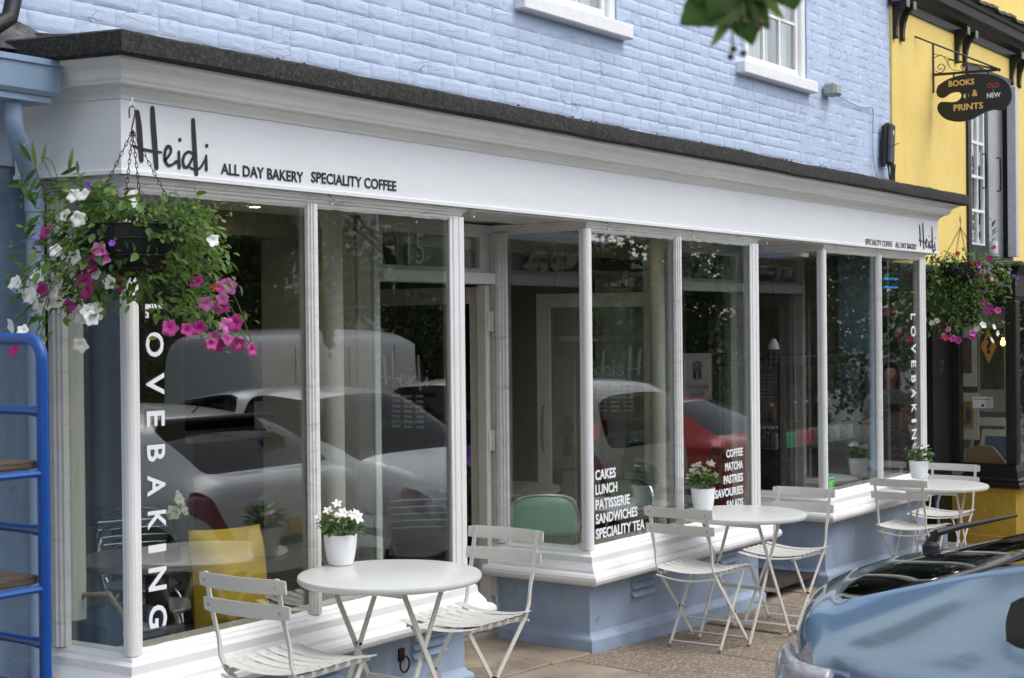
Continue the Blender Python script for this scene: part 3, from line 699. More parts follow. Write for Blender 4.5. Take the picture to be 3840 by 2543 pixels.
def leaf_mesh(name,m,L=1.0,w=.5,fold=.15,curl=.25,toothed=False):
    mb=MB(); n=5; vs=[]; fs=[]
    for i in range(n+1):
        t=i/n; ww=w/2*math.sin(PI*min(1,t*.92+.06))**.8*(1-.15*t)
        if toothed and i%2: ww*=.82
        z=-curl*t*t; vs+=[(-ww,t*L,z+fold*ww*1.4),(0,t*L,z),(ww,t*L,z+fold*ww*1.4)]
    for i in range(n):
        for k in (0,1): a=i*3+k; fs.append((a,a+1,a+4,a+3))
    return mb.add(vs,fs).mesh(name,m,True,80)
LM=[leaf_mesh('leaf',LEAF,1,.55),leaf_mesh('leaf',LEAFD,1,.5,.2,.4),leaf_mesh('leaf',LEAFY,1,.6,.1,.15),leaf_mesh('leaf',LEAF,1,.7,.2,.1,True)]
LONG=[leaf_mesh('leaf',LEAF,1,.22,.2,.5),leaf_mesh('leaf',LEAFD,1,.25,.2,.3)]
def flower_mesh(name,m,lobes=5,depth=.5,star=False,throat=None):
    mb=MB(); n=lobes*4; vs=[(0,0,-depth)]; fs=[]
    prof=[(.14,-depth*.55),(.45,-.12),(.8,0),(1.0,-.05)]
    for j,(r,z) in enumerate(prof):
        for k in range(n):
            a=2*PI*k/n; ph=math.cos(a*lobes); q=r*(1+(.16 if not star else .34)*(j/3)*ph); rz=z+.06*(j/3)*math.sin(a*lobes*1.0+1)*(1)
            vs.append((q*math.cos(a),q*math.sin(a),rz))
    for k in range(n): fs.append((0,1+k,1+(k+1)%n))
    for j in range(3):
        for k in range(n): a=1+j*n+k;b=1+j*n+(k+1)%n; fs.append((a,b,b+n,a+n))
    mb.add(vs,fs); me=mb.mesh(name,m,True,80)
    return me
FW=flower_mesh('flower',PETW); FM=flower_mesh('flower',PETM); FP_=flower_mesh('flower',PETP); FSTAR=flower_mesh('flower',PETW,5,.55,True); FVS=flower_mesh('flower',PETV,6,.4); FR=flower_mesh('flower',PETR,5,.6)
def orient(d,roll=0):
    d=Vector(d).normalized(); q=d.to_track_quat('Z','Y'); return (q.to_matrix().to_4x4()@Matrix.Rotation(roll,4,'Z')).to_euler()
def yorient(d,upv=(0,0,1),roll=0):
    d=Vector(d).normalized(); u=Vector(upv); s=d.cross(u)
    if s.length<1e-3: s=d.cross(Vector((1,0,0)))
    s.normalize(); u2=s.cross(d); return (Matrix((s,d,u2)).transposed().to_4x4()@Matrix.Rotation(roll,4,'Y')).to_euler()

def make_chair():
    t=thing('bistro_chair','','chair')
    # uprights: back top -> seat rear -> front foot (outer pair); front seat -> rear foot (inner pair)
    for s in(-1,1):
        y=s*.178
        m=MB(); pts=[(-.335,.825),(-.318,.74),(-.300,.66),(-.272,.57),(-.262,.50),(-.235,.445),(.0,.20),(.185,.0)]
        w=[.022,.022,.02,.013,.02,.02,.02,.02]; th=[.006,.006,.006,.012,.006,.006,.006,.006]
        # flat bar with the twist above the seat
        vs=[]
        for i,(x,z) in enumerate(pts):
            a=pts[max(i-1,0)];b=pts[min(i+1,len(pts)-1)]; dx,dz=b[0]-a[0],b[1]-a[1]; L=math.hypot(dx,dz); nx,nz=-dz/L,dx/L
            wy=(.020 if i<3 else .012 if i==3 else .007); wn=(.006 if i<3 else .012 if i==3 else .020)
            for p,q in((-1,-1),(1,-1),(1,1),(-1,1)): vs.append((x+nx*p*wn/2,y+q*wy/2,z+nz*p*wn/2))
        fs=[(k*4+j,k*4+(j+1)%4,k*4+4+(j+1)%4,k*4+4+j) for k in range(len(pts)-1) for j in range(4)]+[(3,2,1,0),tuple(range(4*len(pts)-4,4*len(pts)))]
        m.add(vs,fs); m.build('upright',CHAIRP,t)
        y2=s*.160
        m=MB(); m.bar((.165,y2,.435),(-.150,y2,.0),.020,.007,(1,0,1)); m.build('leg',CHAIRP,t)
        m=MB(); m.bar((-.245,y2,.437),(.200,y2,.442),.018,.008,(0,0,1)); m.build('seat_rail',CHAIRP,t)
        m=MB(); m.tube([(.0,s*.185,.212),(.0,s*.155,.212)],.006,8); m.build('pivot_bolt',RUST,t)
        for x,yy in ((.182,y),(-.148,y2)):
            m=MB(); m.box(x-.011,x+.011,yy-.008,yy+.008,-.004,.018,.003); m.build('foot_cap',FOOT,t)
    for (x,z,ww) in ((.160,.032,.335),(-.128,.032,.31)):
        m=MB(); m.bar((x,-ww/2-.01,z),(x,ww/2+.01,z),.014,.006,(1,0,-1)); m.build('stretcher',CHAIRP,t)
    m=MB(); m.tube([(.07,-.165,.135),(.07,.165,.135)],.005,8); m.build('stretcher',CHAIRP,t,True)
    m=MB(); m.tube([(-.255+.02*math.cos(k/10*PI)*0,-.18+.36*k/10,.425-.022*math.sin(k/10*PI)) for k in range(11)],.006,8); m.build('curved_rod',CHAIRP,t,True)
    # seat slats across the width, dished
    n=7
    for i in range(n):
        x=-.222+i*.066; m=MB(); vs=[];K=10; hw=.027
        for k in range(K+1):
            y=-.205+.41*k/K; z=.470-.024*(1-(2*k/K-1)**2)+(.004 if i in(0,) else 0)-(.010 if i==n-1 else 0)+.006*math.sin(i)*0
            e=.006 if k in(0,K) else 0
            for (dx,dz) in ((-hw,-.003),(-hw*.8,.0005),(hw*.8,.0005),(hw,-.003),(hw*.8,-.0035),(-hw*.8,-.0035)): vs.append((x+dx*(1-e*30),y,z+dz))
        fs=[(k*6+j,k*6+(j+1)%6,k*6+6+(j+1)%6,k*6+6+j) for k in range(K) for j in range(6)]+[(5,4,3,2,1,0),tuple(range(6*K,6*K+6))]
        m.add(vs,fs); sl_=m.build('seat_slat',CHAIRP,t,True)
        for s in(-1,1):
            m=MB(); m.lathe([(.004,0),(.004,.0015),(.0015,.003)],8,(x,s*.16,.4705-.024*(1-(2*(.5+s*.39)-1)**2))); m.build('rivet',STEEL,sl_)
    # two curved back slats
    for (xc,zc,h) in ((-.333,.795,.056),(-.312,.700,.056)):
        m=MB(); vs=[];K=12
        for k in range(K+1):
            y=-.215+.43*k/K; q=1-(2*k/K-1)**2; x=xc-.028*q+.004; hh=h/2*(.86 if k in(0,K) else 1)
            til=.10
            for (dx,dz) in ((.003,-hh),(.0045,-hh*.6),(.0045,hh*.6),(.003,hh),(-.002,hh),(-.0035,0),(-.002,-hh)): vs.append((x+dx-dz*til,y,zc+dz))
        mm=7
        fs=[(k*mm+j,k*mm+(j+1)%mm,(k+1)*mm+(j+1)%mm,(k+1)*mm+j) for k in range(K) for j in range(mm)]+[tuple(range(mm))[::-1],tuple(range(mm*K,mm*K+mm))]
        m.add(vs,fs); bs=m.build('back_slat',CHAIRP,t,True)
        for s in(-1,1):
            for dx,dd in ((.004,1),(-.010,-1)):
                m=MB(); m.lathe([(.0055,0),(.005,.002),(.002,.0035)],8); o=m.build('screw',STEEL,bs,True,(xc+dx-.003,s*.178,zc),(0,R(90*dd),0))
    return t
def make_table():
    t=thing('bistro_table','','table')
    r=.378
    m=MB(); m.lathe([(.02,.742),(r-.012,.742),(r-.003,.739),(r,.731),(r-.001,.722),(r-.006,.714),(r-.010,.714),(r-.010,.730),(.02,.732)],72); m.build('tabletop',TABLEP,t,True)
    for yy in (-.19,.19):
        s=1 if yy>0 else -1
        m=MB(); m.bar((-.155,yy,.725),(.225,yy,.0),.022,.008,(1,0,0)); m.build('leg',CHAIRP,t)
        m=MB(); m.bar((.155,yy-s*.02,.725),(-.225,yy-s*.02,.0),.022,.008,(1,0,0)); m.build('leg',CHAIRP,t)
        m=MB(); m.tube([(.0,yy+.014,.432),(.0,yy-s*.02-.010,.432)],.006,8); m.build('pivot_bolt',RUST,t)
        for x,y2 in ((.222,yy),(-.222,yy-s*.02)):
            m=MB(); m.box(x-.013,x+.013,y2-.008,y2+.008,-.004,.02,.003); m.build('foot_cap',FOOT,t)
    for (x,z,y0,y1,m_) in ((-.135,.685,-.19,.19,CHAIRP),(.135,.685,-.17,.17,CHAIRP),(.075,.285,-.19,.19,CHAIRP),(-.16,.125,-.17,.17,CHAIRP)):
        m=MB(); m.bar((x,y0,z),(x,y1,z),.022,.007,(0,0,1)); m.build('crossbar',m_,t)
    m=MB(); m.box(-.17,-.13,-.16,.16,.722,.734); m.build('top_bracket',CHAIRP,t)
    return t
TP=[(4.665,4.0,'round ivory folding table at the left bay, plant pot at its back edge'),(7.985,4.09,'round ivory folding table in front of the middle bay below the lettering'),(11.08,4.03,'farthest round ivory folding table, beside the black pilaster')]
t0=make_table()
for i,(x,y,lab) in enumerate(TP):
    t=t0 if i==0 else copy_tree(t0)
    t.location=(x,y,g(x,y)+(.0 if i else -.005)); t.rotation_euler=(0,0,R((0,-4,2)[i])); t['label']=lab; t['group']='round folding tables on the pavement'
ch0=make_chair()
CPOS=[(4.165,4.01,2,'ivory slatted folding chair at lower left, in front of the yellow cushion'),
 (5.28,4.10,180,'ivory slatted folding chair with chipped upright, between the left table and the shop door'),
 (7.60,4.13,1,'ivory slatted folding chair left of the middle table, seen from behind'),
 (8.53,4.10,180,'ivory slatted folding chair on the right side of the middle table'),
 (10.70,4.06,0,'ivory slatted folding chair left of the farthest table'),
 (11.72,4.24,180,'ivory slatted folding chair right of the farthest table before the yellow wall')]
CH=[]
for i,(x,y,a,lab) in enumerate(CPOS):
    c=ch0 if i==0 else copy_tree(ch0); CH.append(c)
    c.location=(x,y,g(x,y)+.003); c.rotation_euler=(0,0,R(a)); c['label']=lab; c['group']='ivory folding chairs on the pavement'
# chip on the second chair
m=MB(); m.box(-.275,-.262,-.1835,-.1815,.545,.60,.001); m.build('paint_chip',BLACK,CH[1])
# plant pots
def leaves_into(parent,specs,meshes,cap=300,name='leaf',scale_j=.3):
    """specs: (pos,dir,size,meshindex). Largest cap as parts, others merged"""
    restv={}
    for i,(p,d,s,k,rl) in enumerate(specs):
        eu=yorient(d,(0,0,1),rl)
        if i<cap: 
            o=link(meshes[k],name,parent,p,eu,scale=s)
        else:
            mt=Matrix.Translation(p)@eu.to_matrix().to_4x4()@Matrix.Scale(s,4); me=meshes[k]
            mb=restv.setdefault(me.materials[0].name,MB())
            mb.add([mt@v.co for v in me.vertices],[tuple(q.vertices) for q in me.polygons])
    for nm,mb in restv.items(): mb.build('small_leaves',bpy.data.materials[nm],parent,True,kind='stuff')
def make_pot(seed,nl=95,nf=11,hh=1.0):
    rr=random.Random(seed); t=thing('potted_plant','','plant pot')
    m=MB(); m.lathe([(.045,0),(.052,.003),(.060,.03),(.067,.075),(.0715,.125),(.0715,.131),(.067,.131),(.064,.11),(.01,.11)],40); m.build('pot',POT,t,True)
    m=MB(); m.lathe([(.066,.112),(.03,.120),(.0,.122)],16,cap=False); m.build('soil',SOIL,t)
    sp=[]
    for i in range(nl):
        a=rr.uniform(0,2*PI); q=rr.random()**.6; el=rr.uniform(.0,1)
        r=.112*q*(1-.30*el*el); z=.125+.095*hh*el*(1-.3*q)+.01; s=rr.uniform(.03,.052)
        d=(math.cos(a)*rr.uniform(.5,1.1),math.sin(a)*rr.uniform(.5,1.1),rr.uniform(-.35,.8))
        sp.append((Vector((r*math.cos(a)*.7,r*math.sin(a)*.7,z)),d,s,rr.choice((0,1,1,3)),rr.uniform(-.6,.6)))
    leaves_into(t,sp,LM)
    st=MB()
    for i in range(nf):
        a=rr.uniform(0,2*PI); r=rr.uniform(.015,.105); z=rr.uniform(.195,.268)*hh-.30*r; p=Vector((r*math.cos(a),r*math.sin(a),z))
        st.tube([(p.x*.2,p.y*.2,.12),(p.x*.7,p.y*.7,.12+(z-.12)*.6),tuple(p-Vector((0,0,.01)))],.0016,5)
        link(FSTAR if rr.random()<.8 else FW,'flower',t,p,orient((p.x*6+rr.uniform(-.3,.3)-.25,p.y*6-.5,rr.uniform(.25,1)),rr.uniform(0,6)),scale=rr.uniform(.016,.023))
    for i in range(4):
        a=rr.uniform(0,2*PI); r=rr.uniform(.02,.07); m=MB(); m.lathe([(.001,0),(.009,.006),(.010,.014),(.004,.022),(.0,.025)],8,cap=False); m.build('bud',LEAFY,t,True,(r*math.cos(a),r*math.sin(a),.20*hh))
    st.build('stems',LEAF,t,True)
    return t
for i,(x,y,s,lab,rz) in enumerate(((4.725,4.325,1.0,'white pot of white bellflowers on the left table against the window mullion',0),(7.97,4.345,1.02,'white pot with dense white bellflowers on the middle table beside the coffee lettering',2.1),(11.42,4.30,1.08,'small white pot of white flowers on the farthest table at the end window',4.0))):
    p=make_pot(11+i,95,11 if i!=1 else 15,1.0 if i!=1 else 1.1); ti=i
    tx=TP[i]; p.location=(x,y,g(tx[0],tx[1])+.742-(.005 if i==0 else 0)); p.rotation_euler=(0,0,rz); p.scale=(s,)*3; p['label']=lab; p['group']='white pots with white flowers'
# ================================================================== HANGING BASKETS
def chain(mb,a,b,link_=.022,r=.0016):
    a,b=Vector(a),Vector(b); n=max(2,int((b-a).length/link_)); d=(b-a).normalized(); u=d.orthogonal().normalized(); w=d.cross(u)
    for i in range(n):
        c=a+(b-a)*(i+.5)/n; s=u if i%2 else w; h=link_*.62; ww=.0045
        pts=[c+d*h*math.cos(t)+s*ww*math.sin(t) for t in [k*2*PI/8 for k in range(8)]]
        mb.tube(pts,r,5,closed=True)
def basket(name,lab,loc_,hook_h,seed,S_=1.0,white=.5,pal=None,zones=None,lowleaf=900,kx=.25,kz=-.07):
    rr=random.Random(seed); t=thing('hanging_basket',lab,'flower basket',loc_,0,'flower baskets hanging from the shopfront cornice')
    # local origin at basket rim centre
    RB=.17
    m=MB()
    prof=[(RB,0),(RB*.985,-.05),(RB*.88,-.11),(RB*.66,-.155),(RB*.3,-.18)]
    for rad,z in prof: m.tube([(rad*math.cos(a),rad*math.sin(a),z) for a in [k*2*PI/32 for k in range(32)]],.003,6,closed=True)
    for k in range(16):
        a=k*PI/8; m.tube([(rad*math.cos(a),rad*math.sin(a),z) for rad,z in prof],.0022,5)
    m.build('wire_basket',BLACK,t,True)
    m=MB(); m.lathe([(RB*.97,-.002),(RB*.95,-.05),(RB*.85,-.108),(RB*.63,-.15),(RB*.2,-.175)],24); m.build('liner',RUBBER,t,True)
    m=MB(); ap=(0,0,hook_h-.09)
    for k in range(4):
        a=R(38)+k*PI/2; chain(m,ap,(RB*math.cos(a),RB*math.sin(a),0),.02 if S_==1 else .024)
    m.build('chain',RUST,t,True)
    m=MB(); H=hook_h
    m.tube([(-.0135,0,H-.045),(-.0145,0,H-.02),(-.010,0,H-.006),(0,0,H),(.010,0,H-.007),(.0125,0,H-.025),(.007,0,H-.045),(.0,0,H-.07),(-.004,0,H-.085),(.0,0,H-.094),(.006,0,H-.09)],.0026,8); m.build('hook',RUST,t,True)
    m=MB(); m.tube([(0,0,H+.03),(0,0,H+.012)],.003,6); m.tube([(.011*math.cos(a),0,H+.0+.013*math.sin(a)) for a in [k*2*PI/12 for k in range(12)]],.0024,6,closed=True); m.build('cornice_eye',WHITE,t,True)
    cam2=(-fw.x,-fw.y); 
    # screen-ish axes: lateral L = camera right, depth toward the camera
    Lx=Vector((rt2.x,rt2.y,0)).normalized(); Dv=Vector((-fw.x,-fw.y,0)).normalized()
    specs=[]
    for (u0,v0,du,dv,n,kinds,sz) in zones['leaf']:
        for i in range(n):
            uu=rr.gauss(u0,du); vv=rr.gauss(v0,dv); dd=rr.uniform(-.16,.19); uu+=kx*dd; vv+=kz*dd
            p=Lx*uu+Dv*dd+Vector((0,0,vv))
            out=Vector((p.x,p.y,0)); out=out.normalized() if out.length>.01 else Dv
            d=out*rr.uniform(.2,1)+Dv*rr.uniform(-.2,.5)+Lx*rr.uniform(-.7,.7)+Vector((0,0,rr.uniform(-1,.4)))
            specs.append((p,d,sz*.88*rr.uniform(.55,1.35),rr.choice(kinds),rr.uniform(-.8,.8)))
    rr.shuffle(specs); specs.sort(key=lambda s:-(s[0].dot(Dv)>.03)*s[2])
    leaves_into(t,specs,LM)
    sm_=MB()
    for (u0,v0,u1,v1,dd) in zones['stem']:
        for q in range(3):
            p0=Lx*(u0+kx*dd)+Dv*dd+Vector((0,0,v0)); p1=Lx*(u1+kx*dd+rr.uniform(-.02,.02))+Dv*(dd+rr.uniform(-.03,.05))+Vector((0,0,v1+rr.uniform(-.02,.02)))
            mid=(p0+p1)/2+Vector((rr.uniform(-.03,.03),rr.uniform(-.03,.03),rr.uniform(-.02,.05)))
            pts=[tuple(v) for v in catmull([p0,mid,p1],5)]
            sm_.tube(pts,.0018,5,cap=False)
    sm_.build('stems',LEAF,t,True,kind='stuff')
    for (u,v,dd,kind,s) in zones['flower']:
        me={'w':FW,'m':FM,'p':FP_,'v':FVS,'r':FR}[kind]
        p=Lx*(u+kx*dd)+Dv*dd+Vector((0,0,v+kz*dd)); d=Dv*rr.uniform(.5,1)+Lx*(u*1.3+rr.uniform(-.5,.5))+Vector((0,0,rr.uniform(-.3,.45)))
        link(me,'flower',t,p,orient(d,rr.uniform(0,6)),scale=s*rr.uniform(.85,1.15))
    for (u,v,dd,a,n) in zones.get('long',[]):
        for q in range(n):
            p=Lx*(u+kx*dd+rr.uniform(-.02,.02))+Dv*dd+Vector((0,0,v+rr.uniform(-.03,.03))); d=Lx*math.cos(a+rr.uniform(-.6,.6))+Vector((0,0,math.sin(a+rr.uniform(-.6,.6))))+Dv*rr.uniform(-.2,.4)
            link(LONG[q%2],'leaf',t,p,yorient(d,Dv,rr.uniform(-.4,.4)),scale=rr.uniform(.05,.085))
    return t
# basket one: local coords in metres; centre at image (330,520); 1 m = 615 px
def P1(x,y): return ((x-330)/640.+.012,(520-y)/625.)
fl=[]
def F(k,pts,s,f): 
    for (x,y) in pts: u,v=f(x,y); fl.append((u,v,random.uniform(.10,.2),k,s))
F('w',[(188,452),(170,495),(200,503),(192,505),(148,571),(188,586),(232,622),(266,642),(106,628),(52,640),(66,652),(90,655),(78,672),(100,684),(128,688),(150,684),(46,735),(74,742),(218,705),(205,700),(228,718),(193,722),(498,552),(210,450),(135,650),(232,700),(120,610),(110,780),(200,780),(60,640),(90,668),(112,700),(140,660),(240,712),(205,722),(150,640)],.025,P1)
F('m',[(240,575),(228,600),(212,640),(118,657),(215,660),(285,645),(178,690),(52,787),(520,655),(516,695),(545,732),(440,745),(402,740),(468,745),(492,775),(510,780),(553,780),(583,790),(530,770),(125,530),(220,610),(460,640)],.026,P1)
F('p',[(245,570),(252,588),(480,690),(533,655),(517,680),(528,738),(398,745),(500,765)],.026,P1)
F('v',[(274,556),(103,550),(220,430)],.014,P1); F('r',[(500,655)],.012,P1)
def Z(l,f,sc): 
    out=[]
    for (x,y,dx,dy,n,k,s) in l: u,v=f(x,y); out.append((u,v,dx/sc,dy/sc,n,k,s))
    return out
lz=Z([(250,480,58,22,190,(0,1,0,3),.045),(430,495,38,20,170,(3,0,2,1),.032),(210,560,60,38,330,(0,1,0,2,1),.045),(440,580,42,40,300,(3,0,2,0),.036),(480,520,22,30,120,(3,2),.03),(180,650,50,32,210,(0,1,2),.042),(460,680,32,30,150,(0,1,2,3),.035),(330,490,50,12,80,(0,1),.03),(350,560,50,30,70,(0,1,2),.032),(340,640,60,18,110,(0,1,2),.034),(310,600,55,32,60,(1,0),.04),(515,600,14,45,70,(0,2),.028),(75,650,22,26,50,(0,2),.03),(500,745,32,22,60,(0,2),.03),(110,735,12,22,34,(0,2),.028),(275,690,40,14,50,(0,2),.034),(110,560,10,40,30,(0,2),.03),(400,710,30,12,40,(0,2),.03)],P1,615)
st=[]
for (x0,y0,x1,y1) in ((160,450,108,360),(190,450,88,470),(330,520,480,500),(250,500,60,640),(250,560,60,740),(330,560,350,700),(430,520,520,640),(450,560,500,760),(470,600,580,780),(300,520,240,440),(250,470,190,420),(420,500,440,470),(300,600,360,700),(160,600,110,760)):
    a=P1(x0,y0); b=P1(x1,y1); st.append((*a,*b,random.uniform(.05,.15)))
lg=[(*P1(x,y),.08,a,n) for (x,y,a,n) in ((105,370,1.8,3),(100,410,3.6,3),(150,420,.2,3),(190,415,1.4,3),(240,440,.4,4),(270,450,2.5,3),(120,430,3.9,2),(95,475,2.2,3),(88,500,4.2,2),(290,455,.2,3),(330,500,4.7,3),(215,440,2.6,3))]
b1=basket('b','large hanging basket of white and magenta petunias at the left corner of the bakery',(3.545,4.225,2.185),.43,21,1.0,zones={'leaf':lz,'stem':st,'flower':fl,'long':lg})
def P2(x,y): return ((x-2235)/268.,(620-y)/268.)
fl=[]
F('m',[(2290,640),(2268,645),(2275,622),(2300,610),(2285,710),(2300,722),(2318,728),(2292,730),(2215,790),(2260,785),(2228,795),(2195,785)],.032,P2)
F('p',[(2205,770),(2262,778),(2305,655)],.03,P2)
F('w',[(2273,626),(2285,640),(2270,770),(2310,765),(2318,780),(2285,760),(2150,745),(2168,755),(2180,750),(2305,795)],.028,P2)
F('v',[(2355,650),(2345,640),(2300,632),(2230,630),(2290,685),(2330,670),(2365,655)],.016,P2); F('r',[(2228,598),(2200,790),(2262,620)],.02,P2)
lz=Z([(2235,640,48,17,420,(0,3,0,1,2),.045),(2230,700,45,33,750,(0,1,0,3,1),.042),(2175,690,17,42,260,(1,1,0),.042),(2290,680,25,30,200,(0,3,2),.036),(2270,610,35,9,100,(0,3,2),.04),(2180,615,22,10,90,(3,0),.04),(2240,760,38,15,140,(0,2),.036),(2325,650,18,12,40,(0,),.04)],P2,268)
st=[(*P2(a,b),*P2(c,d),.1) for a,b,c,d in ((2240,620,2290,760),(2230,620,2220,790),(2280,620,2360,655),(2180,620,2150,780),(2260,620,2300,780),(2220,620,2195,590))]
lg=[(*P2(x,y),.1,a,n) for (x,y,a,n) in ((2300,625,.6,4),(2330,655,.3,4),(2225,615,1.6,3),(2270,610,.9,4),(2335,700,-.5,2))]
b2=basket('b','hanging basket with trailing greenery and few magenta petunias at the right end before the bookshop',(12.60,4.36,2.33),.395,5,1.25,zones={'leaf':lz,'stem':st,'flower':fl,'long':lg},kx=-.30,kz=-.04)
# ================================================================== BLUE PLANK TROLLEY (left edge)
tr=thing('display_trolley','bright blue tubular trolley with weathered wooden shelves at the left edge','trolley',(2.19,2.94,g(2.19,2.94)))
zt=1.79-g(2.19,2.94)
for x in (0,-.95):
    m=MB(); ar=[]
    for k in range(7): a=k*PI/12; ar.append((x,.045*(1-math.cos(a)) if 0 else .05-.05*math.cos(a),zt-.05+.05*math.sin(a)))
    pts=[(x,0,.06)]+[(x,0,z) for z in (.6,1.2)]+ar+[(x,.25,zt)]+[(x,.5-q[1],q[2]) for q in ar[::-1]]+[(x,.5,1.2),(x,.5,.06)]
    m.tube(pts,.0145,16); m.build('side_frame',BLUEM,tr,True)
    for z in (1.62,1.34,1.075,.80,.52,.25):
        z-=g(2.19,2.94); m=MB(); m.tube([(x,0,z),(x,.018,z),(x,.05,z),(x,.45,z),(x,.5,z)],[.016,.0145,.011,.011,.0145],10); m.build('rung',BLUEM,tr,True)
    for y_ in (0,.5):
        m=MB(); m.tube([(x,y_-.014,.045),(x,y_+.014,.045)],.045,18); m.build('castor',RUBBER,tr,True)
for z in (1.49,1.22,.965,.70,.43):
    z-=g(2.19,2.94)
    sh=MB(); sh.tube([(.0,.0,z-.015),(-.95,.0,z-.015)],.009,8); sh.tube([(0,.5,z-.015),(-.95,.5,z-.015)],.009,8); sh.tube([(-.3,0,z-.016),(-.3,.5,z-.016)],.007,6); sh.tube([(-.7,0,z-.016),(-.7,.5,z-.016)],.007,6); fr=sh.build('shelf_frame',BLUEM,tr,True)
    for k in range(4):
        m=MB(); m.box(-.955,-.005,.015+k*.118,.015+k*.118+.11,z-.004,z+.016,.003); m.build('plank',PLANK,fr)
# ================================================================== SHOP INTERIOR
inn=thing('shop_interior','dim shop room behind the glazing with cream ceiling, taupe walls and dark floor','room',(3.8,5.0,0))
def ib(x0,x1,y0,y1,z0,z1,name,m,par=None,bev=0):
    return MB().box(x0-3.8,x1-3.8,y0-5,y1-5,z0,z1,bev).build(name,m,par or inn)
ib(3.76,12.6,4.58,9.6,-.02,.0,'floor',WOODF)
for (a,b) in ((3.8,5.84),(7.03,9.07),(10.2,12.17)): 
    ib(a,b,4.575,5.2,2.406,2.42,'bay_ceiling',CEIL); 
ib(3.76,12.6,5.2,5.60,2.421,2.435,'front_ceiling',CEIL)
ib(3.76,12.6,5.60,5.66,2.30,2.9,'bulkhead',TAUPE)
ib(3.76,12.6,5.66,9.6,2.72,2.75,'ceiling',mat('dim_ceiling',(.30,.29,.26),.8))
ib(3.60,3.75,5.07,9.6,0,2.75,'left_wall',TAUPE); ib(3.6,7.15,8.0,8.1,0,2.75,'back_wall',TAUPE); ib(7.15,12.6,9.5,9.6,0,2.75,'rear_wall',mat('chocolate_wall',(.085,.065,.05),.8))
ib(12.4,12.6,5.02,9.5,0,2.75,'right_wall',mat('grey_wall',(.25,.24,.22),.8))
# inner walls continuing the recess returns, cast columns
ib(5.93,5.99,5.31,6.0,.0,2.42,'door_lobby_wall',CREAM); ib(9.06,9.12,5.31,5.40,0,2.42,'door_lobby_wall',CREAM)
for x in (5.45,8.60,3.88): 
    m=MB(); m.lathe([(.06,0),(.052,.04),(.05,.06),(.05,2.30),(.062,2.34),(.07,2.405)],20,(x-3.8,.02,0)); m.build('column',CREAM,inn,True)
# interior sill boards
SB=mat('inner_sill_paint',(.58,.56,.46),.6)
for (a,b) in ((3.82,5.80),(7.03,9.04),(10.2,12.13)): ib(a,b,4.575,4.72,.545,.566,'inner_sill',SB,None,.004); ib(a,b,4.72,4.75,.0,.545,'sill_panel',SB)
# ceiling downlights
DL=mat('downlight_glow',(.8,.7,.5),.5,emis=(1,.78,.5),estr=60)
for (x,y) in ((4.35,4.95),(8.2,4.9),(10.9,4.85),(11.6,4.9),(5.2,5.3)):
    m=MB(); m.lathe([(.036,-.004),(.036,.001),(.03,.001),(.03,-.004)],20,(x-3.8,y-5,2.402 if y<5.2 else 2.417),cap=False); o=m.build('downlight',STEEL,inn,True)
    m=MB(); m.lathe([(.022,-.001),(.022,.001)],16,(x-3.8,y-5,2.402 if y<5.2 else 2.417)); m.build('lamp',DL,o)
# marble tables
def marble(x,y,r,lab,h=.76):
    t=thing('cafe_table',lab,'table',(x,y,0),0,'round marble tables inside the bakery')
    m=MB(); m.lathe([(r-.01,h),(r,h-.006),(r,h-.024),(r-.012,h-.03),(.05,h-.03)][::1]+[(.05,h-.032)],56); m.add([(r*.995*math.cos(2*PI*k/56),r*.995*math.sin(2*PI*k/56),h+.0005) for k in range(56)],[tuple(range(56))]); m.build('marble_top',MARBLE,t,True)
    m=MB(); m.box(-.04,.04,-.04,.04,.03,h-.035,.004); m.build('pedestal',BLACK,t)
    m=MB(); m.box(-.22,.22,-.03,.03,.0,.03,.004); m.box(-.03,.03,-.22,-.03,.0,.03,.004); m.box(-.03,.03,.03,.22,.0,.03,.004); m.build('foot',BLACK,t)
    return t
marble(4.66,5.42,.37,'round marble cafe table with flower bottle, inside the left bay')
marble(5.75,7.0,.40,'dim round marble table farther back in the left half of the shop')
marble(7.95,5.85,.40,'round marble cafe table behind the green backed chair')
